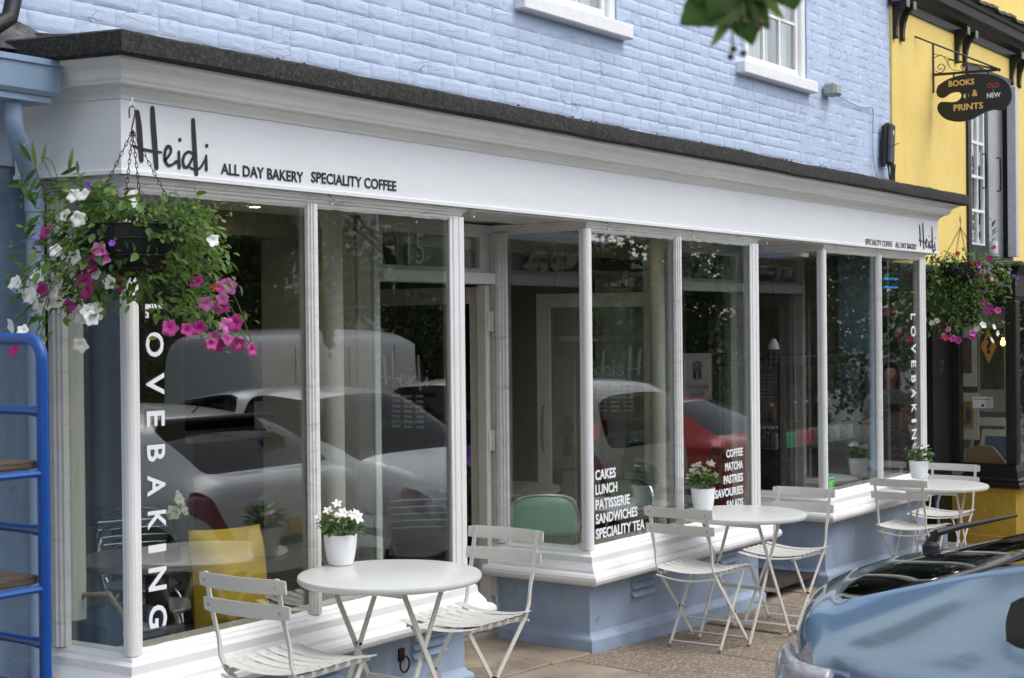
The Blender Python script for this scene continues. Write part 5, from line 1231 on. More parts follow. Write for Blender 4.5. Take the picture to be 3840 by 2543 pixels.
ext=bmesh.ops.extrude_face_region(bm,geom=bm.faces[:]); bmesh.ops.translate(bm,verts=[v for v in ext['geom'] if isinstance(v,bmesh.types.BMVert)],vec=(.024,0,0)); bmesh.ops.recalc_face_normals(bm,faces=bm.faces[:])
me=bpy.data.meshes.new('palette_board'); bm.to_mesh(me); bm.free(); me.materials.append(mat('sign_black',(.010,.009,.009),.4,noise_amt=.1)); link(me,'palette_board',ps)
for u in (.20,.52): MB().bar(PS(u,.13),PS(u,.08),.02,.012,(1,0,0)).build('hanger',BLACK,ps)
GOLD=mat('gold_leaf_paint',(.85,.60,.18),.45,noise_amt=.1); SR=mat('sign_red',(.65,.03,.03),.5); SG=mat('sign_green',(.02,.22,.12),.5); SWh=mat('sign_white',(.9,.9,.92),.5)
for face in (-1,1):
    def T(s,u0,u1,v0,v1,m_,b=.02):
        # text plane faces -X (towards the camera) for face -1
        if face<0: text_fit(s,m_,u0,u1,v0,v1,b,'sign_lettering',ps,(-.0135,-.02,0),(R(90),0,R(-90)))
        else: text_fit(s,m_,-u1,-u0,v0,v1,b,'sign_lettering',ps,(.0135,-.02,0),(R(90),0,R(90)))
    T('BOOKS',.155,.395,.015,.07,GOLD); T('&',.375,.425,-.095,-.035,GOLD); T('PRINTS',.20,.475,-.215,-.155,GOLD); T('OLD',.515,.625,-.035,.01,SR,.005); T('&',.555,.585,-.07,-.045,SG,0); T('NEW',.51,.635,-.125,-.08,SWh)
# ================================================================== CARS
def paint(name,c,metal=.0,rough=.35): return mat(name,c,rough,metal=metal,noise_amt=.01,coat=1.0)
REDL=mat('red_lamp_glass',(.30,.008,.01),.12,coat=1); CLRL=mat('clear_lamp',(.38,.38,.39),.3,coat=1,noise_amt=.3,nscale=30,stretch=(1,1,6)); ARCH=mat('wheel_arch_black',(.01,.01,.01),.8); TYRE=mat('tyre_rubber',(.02,.02,.02),.8); RIM=mat('alloy_rim',(.4,.4,.41),.3,metal=.9)
HEADL=mat('headlamp_lens',(.72,.74,.76),.18,metal=.5,coat=1,noise_amt=.3,nscale=14)
PLY=mat('yellow_plate',(.60,.45,.03),.5)
def car(lab,body,L,hw,prof,origin,rz,kind='hatch',glass0=(.30,.95),ws=(2.6,3.3),side=(1.05,2.85),pillars=((1.75,1.85),),zs=1.0,cat='car',rearglass=True,lod=2,plate=None,lamp_z=(.72,1.0),bow=.10,clear_tail=False,crn=(.90,.985),bt=.965,sg=(5,6)):
    """prof: list of (x, width factor, zlow, zbelt, ztop, wroof factor)"""
    t=thing('parked_car',lab,cat,origin,rz)
    st=[]
    for p in prof: st.append(p)
    nj=10
    def ring(x,wf,zl,zb,zt,wr):
        w=hw*wf; b=w*bt; r=w*wr; zl*=zs;zb*=zs;zt*=zs
        h=zt-zb
        half=[(0,zl),(w*.86,zl),(w*.965,zl+.07),(w*1.0,zl+(zb-zl)*.45),(w*(.995 if bt>.95 else .94),zb-(.10 if clear_tail else .17)*min(1,(zb-zl)/.4)),(b,zb),(b+(r-b)*.55,zb+h*.52),(r,zb+h*crn[0]),(r*.55,zb+h*crn[1]),(0,zt)]
        return half
    vs=[];rings=[]
    for p in st:
        h=ring(*p); full=h+[(-y,z) for y,z in h[-2:0:-1]]
        rings.append([len(vs)+k for k in range(len(full))]); vs+=[(p[0]+bow*max(0,1-p[0]/.75)*(abs(y)/hw)**2.6-bow*.5*max(0,1-(L-p[0])/.8)*(abs(y)/hw)**2.6,y,z) for y,z in full]
    n=len(rings[0]); fs=[];mi=[]
    def cls(i,j):
        xm=(st[i][0]+st[i+1][0])/2; jj=j if j<9 else 17-j   # strip index on the half ring
        cab=(st[i][4]+st[i+1][4])/2-(st[i][3]+st[i+1][3])/2
        if jj in sg and side[0]<=xm<=side[1] and cab>.2 and not any(a<=xm<=b for a,b in pillars): return 1
        if jj in(7,8) and rearglass and glass0[0]<=xm<=glass0[1]: return 1
        if jj in (7,8) and ws[0]<=xm<=ws[1]: return 1
        if jj in(6,) and ws[0]+.12<=xm<=ws[1]-.02 : return 1
        zc=(st[i][2]+st[i][3])/2
        if jj in((3,4) if clear_tail else (4,)) and xm<(.09 if clear_tail else .30): return 5 if clear_tail else 2
        if jj==4 and xm>L-.42: return 3
        if jj in (0,1): return 4
        return 0
    for i in range(len(st)-1):
        for j in range(n): fs.append((rings[i][j],rings[i][(j+1)%n],rings[i+1][(j+1)%n],rings[i+1][j])); mi.append(cls(i,j))
    c0=len(vs); 
    for q,(i) in ((0,0),(1,len(st)-1)):
        x=st[i][0]+(-.0 if q==0 else .0); zc=(st[i][2]+st[i][4])/2*zs; vs.append((x,0,zc)); c=len(vs)-1
        for j in range(n): fs.append((rings[i][j],c,rings[i][(j+1)%n]) if q==0 else (rings[i][(j+1)%n],c,rings[i][j])); mi.append(0)
    me=bpy.data.meshes.new('body'); me.from_pydata(vs,[],fs); me.update()
    for k in range(6): me.materials.append(None)
    me.polygons.foreach_set('material_index',mi)
    bm=bmesh.new(); bm.from_mesh(me); bmesh.ops.recalc_face_normals(bm,faces=bm.faces[:])
    cl=bm.edges.layers.float.get('crease_edge') or bm.edges.layers.float.new('crease_edge')
    for e in bm.edges:
        if len(e.link_faces)==2 and e.link_faces[0].material_index!=e.link_faces[1].material_index: e[cl]=.75
    bm.to_mesh(me); bm.free()
    tmp=bpy.data.objects.new('tmp',me); COL.objects.link(tmp); md=tmp.modifiers.new('s','SUBSURF'); md.levels=lod; md.render_levels=lod
    bpy.context.view_layer.update(); ev=bpy.data.meshes.new_from_object(tmp.evaluated_get(bpy.context.evaluated_depsgraph_get())); bpy.data.objects.remove(tmp)
    V=[v.co.copy() for v in ev.vertices]
    mats={0:body,1:CGLASS,2:REDL,3:HEADL,4:ARCH,5:CLRL}; names={0:'body',1:'window',2:'tail_light',3:'headlight',4:'underbody',5:'tail_light'}
    # connected groups per material
    polys={}
    for p in ev.polygons: polys.setdefault(p.material_index,[]).append(tuple(p.vertices))
    bo=None
    for k in sorted(polys):
        F=polys[k]; par={}
        def find(a):
            while par[a]!=a: par[a]=par[par[a]]; a=par[a]
            return a
        for f in F:
            for v in f: par.setdefault(v,v)
            r=find(f[0])
            for v in f[1:]: par[find(v)]=r
        groups={}
        for f in F: groups.setdefault(find(f[0]),[]).append(f)
        gl=list(groups.values()) if k in(1,2,3,5) else [F]
        for G in gl:
            idx={}; vv=[];ff=[]
            for f in G:
                q=[]
                for v in f:
                    if v not in idx: idx[v]=len(vv); vv.append(V[v])
                    q.append(idx[v])
                ff.append(q)
            m2=bpy.data.meshes.new(names[k]); m2.from_pydata([tuple(v) for v in vv],[],ff); m2.materials.append(mats[k]); m2.polygons.foreach_set('use_smooth',[True]*len(ff))
            link(m2,names[k],t)
    # dark cabin lining so that the glass does not show an empty shell
    for (wx) in (L*.17,L*.80):
        for s in(-1,1):
            r=.33*max(1,zs*.98); y=s*(hw-.10)
            a=MB(); a.tube([(wx,s*(hw-.30),r*1.02),(wx,s*(hw+.004),r*1.02)],r*1.12,28); a.build('wheel_arch',ARCH,t,True)
            wt=bpy.data.objects.new('wheel',None); COL.objects.link(wt); wt.parent=t; wt.location=(wx,s*(hw-.10),r); wt.rotation_euler=(R(-90*s),0,0)
            MB().lathe([(.20,.112),(r*.93,.115),(r,.09),(r,-.09),(r*.9,-.1)],32).build('tyre',TYRE,wt,True)
            q=MB(); q.lathe([(.03,.125),(.205,.119),(.215,.116),(.215,.10)],28)
            q.build('rim',RIM,wt,True)
            for k in range(5):
                aa=k*2*PI/5; MB().bar((.03*math.cos(aa),.03*math.sin(aa),.128),(.20*math.cos(aa),.20*math.sin(aa),.121),.035,.012,(-math.sin(aa),math.cos(aa),0)).build('spoke',RIM,wt)
    for s in(-1,1):
        x=ws[0]-.30 if kind!='van' else ws[0]+.1; mi_=MB(); zc=(1.0 if kind!='van' else 1.35)*zs
        mi_.lathe([(.0,-.09),(.06,-.08),(.085,0),(.07,.07),(.0,.085)],14,cap=False); mi_.v=[(v[0]*.75,v[1]*.9,v[2]*.9) for v in mi_.v]; mi_.build('wing_mirror',body,t,True,(x+.55,s*(hw+.10),zc))
    if plate: 
        o=MB().box(-.012,0,-.26,.26,0,.11,.003).build('number_plate',PLY,t,False,(-.012,0,plate)); 
    return t
HATCH=[(0,.80,.36,.58,.62,.80),(.03,.93,.30,.74,.80,.85),(.07,.965,.26,.88,.96,.84),(.16,.985,.25,.93,1.015,.80),(.33,.99,.24,.95,1.035,.80),(.42,.99,.24,.955,1.09,.79),(.68,1.0,.24,.955,1.25,.77),(.95,1.0,.24,.95,1.37,.75),(1.05,1.0,.24,.945,1.395,.745),(1.5,1.0,.24,.935,1.45,.74),(1.75,1,.24,.93,1.46,.74),(1.85,1,.24,.93,1.46,.74),(2.2,1,.24,.92,1.455,.74),(2.6,1.0,.24,.91,1.40,.74),(2.72,1.0,.24,.905,1.35,.75),(3.2,.99,.24,.89,1.06,.80),(3.32,.985,.24,.885,.985,.84),(3.8,.96,.24,.83,.91,.84),(4.12,.90,.25,.72,.78,.84),(4.2,.82,.34,.60,.62,.84)]
BLUEC=paint('silver_blue_car_paint',(.30,.41,.52),.8,.16)
FAST=[(0,.88,.45,.66,.70,.90),(.02,.94,.36,.80,.88,.86),(.045,.955,.32,.94,1.055,.84),(.10,.96,.29,1.0,1.10,.82),(.17,.965,.27,1.01,1.102,.80),(.20,.968,.27,1.012,1.105,.80),(.30,.975,.26,1.018,1.135,.79),(.70,.985,.25,1.03,1.25,.78),(.84,.99,.25,1.032,1.285,.77),(.93,.99,.25,1.034,1.31,.77),(1.02,.992,.25,1.034,1.335,.765),(1.35,1,.25,1.035,1.41,.75),(1.5,1,.25,1.035,1.44,.75),(1.75,1,.25,1.03,1.515,.72),(1.85,1,.25,1.03,1.52,.72),(2.3,1,.25,1.02,1.515,.72),(2.7,1,.25,1.01,1.45,.73),(2.82,1,.25,1.0,1.40,.74),(3.3,.99,.25,.97,1.10,.80),(3.42,.985,.25,.965,1.03,.84),(3.9,.96,.25,.88,.95,.84),(4.2,.90,.27,.76,.82,.84),(4.3,.82,.36,.64,.66,.84)]
c1=car('silver blue hatchback parked at lower right with its tail toward the bakery',BLUEC,4.3,.90,FAST,(4.84,2.12,g(4.8,1)-.11),R(-90-1),zs=1.0,side=(.86,2.95),pillars=((1.75,1.85),),crn=(.80,.955),bt=.885,sg=(5,),glass0=(.19,1.36),ws=(2.7,3.4),lod=3,bow=.30,clear_tail=True)
# rear wiper, glass seal and panel gap details
m=MB(); P_=[Vector(p) for p in ((.20,.36,1.13),(.22,.36,1.165),(.27,.46,1.18),(.36,.80,1.19))]
m.tube([tuple(v) for v in P_],[.018,.014,.011,.006],8); m.build('rear_wiper',RUBBER,c1,True)
m=MB(); m.lathe([(.03,-.03),(.03,.03),(.018,.045)],14,(.20,.36,1.09)); m.build('wiper_hub',RUBBER,c1,True)
for s_ in(-1,1):
    arc=[(.075,-.60),(.15,-.74),(.235,-.84),(.31,-.885),(.37,-.90)]; zz=[(.56,-.03),(.66,-.012),(.76,.0),(.84,.0),(.90,.012),(.93,.035)]
    P2_=catmull([Vector(a) for a in arc],3); vs=[]
    for z,e in zz:
        for k,p in enumerate(P2_):
            d=(P2_[min(k+1,len(P2_)-1)]-P2_[max(k-1,0)]).normalized(); nn=Vector((-d.y,d.x)); nn=-nn if nn.x>0 else nn
            q=p+nn*(.010-abs(e)*1.2); vs.append((q.x,q.y*(-s_),z))
    n_=len(P2_); o=MB().add(vs,[(i*n_+k,i*n_+k+1,(i+1)*n_+k+1,(i+1)*n_+k) for i in range(len(zz)-1) for k in range(n_-1)]).build('tail_light',CLRL,c1,True); q=o.modifiers.new('s','SOLIDIFY'); q.thickness=.03
    for r_ in range(5):
        z=.60+.06*r_; MB().tube([(p.x-.010,p.y*(-s_)*1.008,z) for p in P2_[3:-3]],.004,6).build('lamp_bar',CHROME if r_%2 else REDL,o,True)
WHC=paint('white_car_paint',(.90,.90,.88)); SLC=paint('silver_car_paint',(.80,.80,.79),0,.4); CRC=paint('cream_suv_paint',(.66,.64,.58)); RDC=paint('red_car_paint',(.62,.02,.02)); VNC=paint('white_van_paint',(.90,.91,.92))
def zr(x): return g(x,0)-.11
c=car('silver hatchback with red tail lamps, mirrored in the left bay window',SLC,4.1,.86,HATCH,(7.72,1.75,zr(7.7)),R(-90-4),zs=1.02,glass0=(.36,.92),plate=.62)
JUKE=[(a,b,c_,d*1.08 if a>.05 else d,e*1.09,f) for a,b,c_,d,e,f in HATCH]
MB().box(.80,.99,-.55,.55,1.375,1.405,.01).build('roof_spoiler',ARCH,c); MB().tube([(.02,-.60,.60),(-.01,-.3,.58),(-.01,.3,.58),(.02,.60,.60)],.03,8).build('bumper_trim',ARCH,c,True); MB().tube([(1.15,0,1.40),(1.0,0,1.53)],.006,6).build('aerial',ARCH,c)
c=car('white crossover nosed in toward the pavement, mirrored in the left bay window',WHC,4.1,.87,JUKE,(9.95,-2.25,zr(9.9)),R(90+2),zs=1.02,side=(.7,2.9),glass0=(.36,.92))
SUV=[(0,.86,.36,.70,.74,.86),(.03,.95,.32,.95,1.10,.88),(.08,.97,.3,1.05,1.30,.86),(.20,.98,.3,1.06,1.62,.84),(.34,1.0,.3,1.05,1.72,.84),(.6,1.0,.3,1.05,1.75,.84),(1.5,1,.3,1.04,1.77,.83),(1.6,1,.3,1.04,1.77,.83),(2.4,1,.3,1.03,1.76,.82),(2.75,1,.3,1.03,1.70,.82),(3.2,1,.3,1.02,1.32,.85),(3.35,1,.3,1.01,1.12,.88),(4.1,.97,.3,.95,1.02,.88),(4.35,.9,.34,.8,.85,.88)]
c=car('cream off road car with spare wheel, mirrored in the middle bay window',CRC,4.35,.88,SUV,(12.55,1.75,zr(12.5)),R(-90),zs=.97,glass0=(.05,.25),ws=(2.7,3.3),side=(.4,2.9),pillars=((1.5,1.6),),plate=.55)
c=car('red estate car mirrored behind the coffee lettering',RDC,4.3,.87,HATCH,(15.4,1.6,zr(15.4)),R(-92),zs=1.05,glass0=(.36,.92),plate=.6)
VAN=[(0,.93,.35,.9,1.3,.93),(.02,.96,.32,1.3,2.35,.92),(.06,.98,.3,1.35,2.55,.92),(.3,1,.3,1.35,2.62,.92),(1.5,1,.3,1.35,2.65,.92),(3.6,1,.3,1.35,2.64,.92),(4.1,1,.3,1.35,2.58,.90),(4.5,1,.3,1.33,2.25,.86),(5.0,.99,.3,1.28,1.62,.86),(5.15,.98,.3,1.2,1.40,.88),(5.5,.93,.3,1.0,1.10,.88),(5.6,.86,.36,.8,.85,.88)]
c=car('large white panel van across the road, mirrored in the left bay windows',VNC,5.6,1.0,VAN,(15.3,-7.6,g(18,-7.6)-.11),R(-4),kind='van',zs=.98,glass0=(9,9.1),ws=(4.45,5.05),side=(4.05,4.55),pillars=(),cat='van',rearglass=False)
for x in (0.9,2.2,3.4):
    MB().box(x,x+.012,-1.008,-1.0,.5,2.3).build('panel_seam',ARCH,c); MB().box(x,x+.012,1.0,1.008,.5,2.3).build('panel_seam',ARCH,c)
# ================================================================== TREES, STREET AND HOUSES OPPOSITE (seen mirrored in the glass)
BARK=mat('grey_bark',(.075,.065,.05),.95,bump=1,bscale=20,noise_amt=.4,stretch=(4,4,.6))
TLEAF=leafmat('lime_tree_leaf',(.035,.065,.012),(.11,.14,.03))
def crown_mesh(seed,n=30000,rx=3.0,rz=2.6):
    rr=random.Random(seed); cl=[]
    for k in range(74):
        a=rr.uniform(0,2*PI); q=rr.random()**.4; el=rr.uniform(-1,1)
        cl.append((Vector((rx*q*math.cos(a)*math.sqrt(1-.6*el*el),rx*q*math.sin(a)*math.sqrt(1-.6*el*el),rz*el)),rr.uniform(.35,.85)))
    vs=[];fs=[]
    for i in range(n):
        c,r=rr.choice(cl); p=c+Vector((rr.gauss(0,1),rr.gauss(0,1),rr.gauss(0,.7)))*r*.55
        d=Vector((rr.uniform(-1,1),rr.uniform(-1,1),rr.uniform(-1.2,.2))).normalized(); u=d.orthogonal().normalized(); u=(u*math.cos(rr.uniform(0,6))+d.cross(u)*math.sin(rr.uniform(0,6))).normalized()
        s=rr.uniform(.08,.15); a=len(vs); vs+=[p,p+d*s*.5+u*s*.45,p+d*s,p+d*s*.5-u*s*.45]; fs.append((a,a+1,a+2,a+3))
    return MB().add(vs,fs).mesh('crown',TLEAF),cl
CR=[crown_mesh(1),crown_mesh(2)]
for i,(x,y,s,zc) in enumerate(((10.5,-12.0,1.25,4.1),(17.0,-12.2,1.25,4.2),(24.5,-11.5,1.3,4.2),(31,-6.5,1.25,4.0),(38,-12,1.4,4.5),(3,-13,1.3,4.6),(46,-5,1.3,4.4),(-9,-2.5,1.1,5.2))):  # last tree is out of view, added for contrast in the car reflections
    me,cl=CR[i%2]; b=g(x,y)-.12; t=thing('lime_tree',('lime tree across the road mirrored at the left edge of the left bay','lime tree mirrored above the white van in the left bay','broad lime tree mirrored in the middle bay beyond the van','lime tree mirrored in the third pane of the middle bay','tall lime tree far across the road, beyond the sign board','lime tree across the road opposite the blue trolley','farthest lime tree down the street','unseen lime tree behind the photographer, added for dark reflections in the car paint')[i],'tree',(x,y,b),i*1.3,'lime trees along the street')
    link(me,'crown',t,(0,0,zc),None,'stuff',None,s)
    m=MB(); m.tube([(0,0,-.2),(.03,.02,1.0),(-.04,.03,2.4),(.05,0,4.0),(0,.05,zc+1.2)],[.24,.18,.15,.11,.03],12); m.build('trunk',BARK,t,True)
    for k,(c,r) in enumerate(cl[:14]):
        q=c*s+Vector((0,0,zc)); z0=min(max(2.0+.2*k,q.z-1.6),zc); MB().tube([(0,0,z0),(q.x*.5,q.y*.5,z0+(q.z-z0)*.65),tuple(q)],[.06,.035,.008],6).build('limb',BARK,t,True)
# houses opposite
def house(x0,x1,y,zb,h,wallm,lab,doorc):
    t=thing('street_house',lab,'house',(x0,y,zb),0,'houses across the street'); w=x1-x0
    MB().box(0,w,-8,0,0,h).build('wall',wallm,t)
    m=MB(); m.prism([(-8.4,h-.1),(.35,h-.1),(.35,h+.02),(-4,h+2.4),(-8.4,h+.02)],-.1,w+.1,'x'); m.build('roof',TILE,t)
    n=max(2,int(w/2.4)); 
    for fl_ in range(int(h//2.9)):
        for k in range(n):
            cxx=w*(k+.5)/n; z0=.9+fl_*2.9
            if fl_==0 and k==n//2:
                d=MB().box(cxx-.48,cxx+.48,.0,.05,0,2.1).build('door',doorc,t); MB().box(cxx+.34,cxx+.38,.051,.10,1.0,1.05).build('handle',BRASS,d); continue
            f=MB(); 
            for (a,b,c_,d_) in ((-.5,-.42,0,1.5),(.42,.5,0,1.5),(-.42,.42,0,.08),(-.42,.42,1.42,1.5),(-.42,.42,.72,.78)): f.box(cxx+a,cxx+b,.0,.06,z0+c_,z0+d_)
            f.box(cxx-.015,cxx+.015,.0,.05,z0+.08,z0+.72); f.box(cxx-.015,cxx+.015,.0,.05,z0+.78,z0+1.42); f.box(cxx-.56,cxx+.56,.0,.11,z0-.08,z0-.001)
            wf_=f.build('window',PAINTW,t); MB().box(cxx-.42,cxx+.42,.005,.015,z0+.08,z0+1.42).build('pane',DARKI,wf_)
BR=mat('red_brick_far',(.12,.06,.04),.9,noise_amt=.3,nscale=8); CRM=mat('cream_render_far',(.30,.27,.2),.85); WR=mat('white_render_far',(.55,.55,.53),.85); PK=mat('pink_render_far',(.3,.18,.15),.85)
for i,(x0,w,mm,hh) in enumerate(((-22,11,BR,6),(-11,8,CRM,6.2),(-3,9,BR,8.9),(6,8,CRM,6),(14,9,BR,6.3),(23,8,PK,6),(31,10,WR,8.9),(41,10,BR,6),(51,10,CRM,6.2))):
    house(x0,x0+w-.02,-25,g(x0,-20)-.7,hh,mm,('long red brick house opposite, far left of the row','cream rendered house opposite, beside the long brick one','tall three storey brick house across the street','small cream rendered house across the street','brick house opposite behind the white van','pink rendered house across the street','tall white three storey house down the street','far brick house near the end of the row','farthest cream house at the end of the row')[i],(BLUEM,BLACK,REDL)[i%3])
# row on the near side beyond the bookshop and left of the bakery
# sign board
sb=thing('show_sign_board','grey sign board with dark rosette emblem, mirrored in the middle bay window','sign board',(17.3,-.4,g(17.3,-.4)-.11),R(240))
MB().box(-.02,.02,-.02,.02,0,2.0).build('post',STEEL,sb); BD=mat('board_white',(.60,.62,.66),.5,noise_amt=.02); MB().box(-.19,.19,-.05,-.021,1.40,2.02,.003).build('panel',BD,sb)
MB().box(.19,.25,-.05,.05,1.40,2.02,.003).build('panel_side',mat('board_grey_blue',(.20,.24,.32),.5),sb)
NV=mat('emblem_dark',(.03,.035,.05),.5,noise_amt=0); 
def star(n,r0,r1,cz,d,name,m_,cx_=0): 
    pl=[((r1 if k%2 else r0)*math.cos(k*PI/n+PI/2)+cx_,(r1 if k%2 else r0)*math.sin(k*PI/n+PI/2)+cz) for k in range(2*n)]
    return MB().prism(pl,-.0515-d,-.0505,'y').build(name,m_,sb)
star(8,.085,.045,1.86,.0,'emblem',NV); MB().lathe([(.036,-.002),(.036,.001)],20).build('emblem_ring',BD,sb,False,(0,-.0535,1.86),(R(90),0,0)); MB().lathe([(.026,-.001),(.026,.001)],20).build('emblem_disc',mat('emblem_blue',(.05,.12,.35),.5,noise_amt=0),sb,False,(0,-.0565,1.86),(R(90),0,0))
text_fit('A',BD,-.013,.013,1.845,1.876,.01,'emblem_letter',sb,(0,-.0585,0))
for s in(-1,1): MB().prism([(s*.01,1.80),(s*.055,1.80),(s*.06,1.68),(s*.035,1.70),(s*.012,1.67)],-.0512,-.0502,'y').build('emblem_ribbon',NV,sb)
text_fit('Alresford',NV,-.15,.15,1.56,1.63,.0,'board_lettering',sb,(0,-.0515,0)); text_fit('Show',NV,-.09,.09,1.46,1.525,.0,'board_lettering',sb,(0,-.0515,0))
# ================================================================== LIME TWIGS
def heart(name,m,toothed=True):
    pl=[];n=16
    mb=MB(); vs=[(0,0,0)];fs=[]
    ctr=[(0,t) for t in(0,.25,.5,.75,1.0)]
    L=[];
    for i in range(n+1):
        t=i/n; w=.46*math.sin(PI*min(1,(t*.93+.05)))**.55*(1-t)**.42*1.15; w*= (1+(.05 if i%2 else -.05)) if toothed else 1
        L.append((w,t-.06*math.exp(-((t-.05)/.08)**2)))
    vs=[];
    for (w,t) in L: z=-.20*t*t; vs+=[(-w,t,z+.10*w),(-w*.5,t,z+.03),(0,t,z),(w*.5,t,z+.03),(w,t,z+.10*w)]
    for i in range(n):
        for k in range(4): a=i*5+k; fs.append((a,a+1,a+6,a+5))
    return mb.add(vs,fs).mesh(name,m,True,80)
LH=heart('leaf',leafmat('lime_leaf',(.045,.10,.014),(.10,.18,.03))); LB=leaf_mesh('bract',LEAFY,1,.2,.1,.15)
Dp=1.55; cxp=(1690-1184)/3453*Dp
O=Vector((0,0,1.8))+fw*Dp+rt2*cxp+up2*((784-40)/3453*Dp)
tw=thing('lime_twig','dark blurred lime leaves and round fruits hanging in at the top of the picture','tree branch',O)
def Q(x,y,d=0): return rt2*((x-1690)/3453*Dp)+up2*((40-y)/3453*Dp)-fw*d
def lf(x0,y0,x1,y1,d0,d1,me,s,roll=0,nm='leaf'):
    a=Q(x0,y0,d0); b=Q(x1,y1,d1); o=link(me,nm,tw,a,yorient(b-a,-fw,roll),scale=(s,(b-a).length,s)); return o
lf(1705,-20,1574,48,0,.02,LH,.075,.3); lf(1690,-45,1640,50,.01,.03,LH,.055,-.5); lf(1700,-60,1730,98,-.02,.02,LH,.065,.2); lf(1720,-60,1765,70,-.01,.0,LH,.05,.9); lf(1800,-80,1830,16,0,.02,LH,.07,.1); lf(1745,-70,1800,-6,0,.02,LH,.07,-.1); lf(1650,-80,1610,5,0,.02,LH,.07,.1)
lf(1690,40,1642,108,.01,.02,LB,.06,.1,'bract'); lf(1760,-10,1800,52,.01,.02,LB,.05,.4,'bract')
FRT=mat('lime_fruit',(.10,.06,.03),.8)
for (x,y,a,b) in ((1690,122,1688,40),(1683,140,1692,40),(1712,132,1700,40),(1716,62,1712,0),(1745,75,1725,0),(1752,64,1735,10)):
    p=Q(x,y,.02); m=MB(); m.lathe([(.0,-.0038),(.0032,-.002),(.0042,0),(.0032,.0024),(0,.0038)],10,tuple(p),cap=False); m.build('fruit',FRT,tw,True)
    MB().tube([tuple(Q(a,b,.01)),tuple((Q(a,b,.01)+p)/2+up2*.002),tuple(p)],.0007,5).build('stalk',LEAFY,tw,True)
MB().tube([tuple(Q(1690,-20)),tuple(Q(1720,-90)),tuple(Q(1800,-220,-.05)),tuple(Q(1900,-500,-.2))],[.0015,.002,.004,.008],7).build('twig_stem',BARK,tw,True)
rr=random.Random(12)
t2_=thing('lime_twig','low hanging dark lime twig mirrored before the white van in the left bay','tree branch',(9.2,.55,1.95))
sp=[]
for k in range(150):
    a=rr.gauss(0,.16); z=rr.gauss(-.02,.10)+.35*a; sp.append((Vector((a*.7,-a*.9,z)),(rr.uniform(-1,1),rr.uniform(-1,1),-1.2),rr.uniform(.045,.085),0,rr.uniform(-1,1)))
leaves_into(t2_,sp,[LH]); MB().tube([(0,0,.05),(.15,-.2,.4),(.3,-.9,1.2),(.8,-2.2,2.3)],[.006,.01,.02,.03],7).build('twig_stem',BARK,t2_,True)
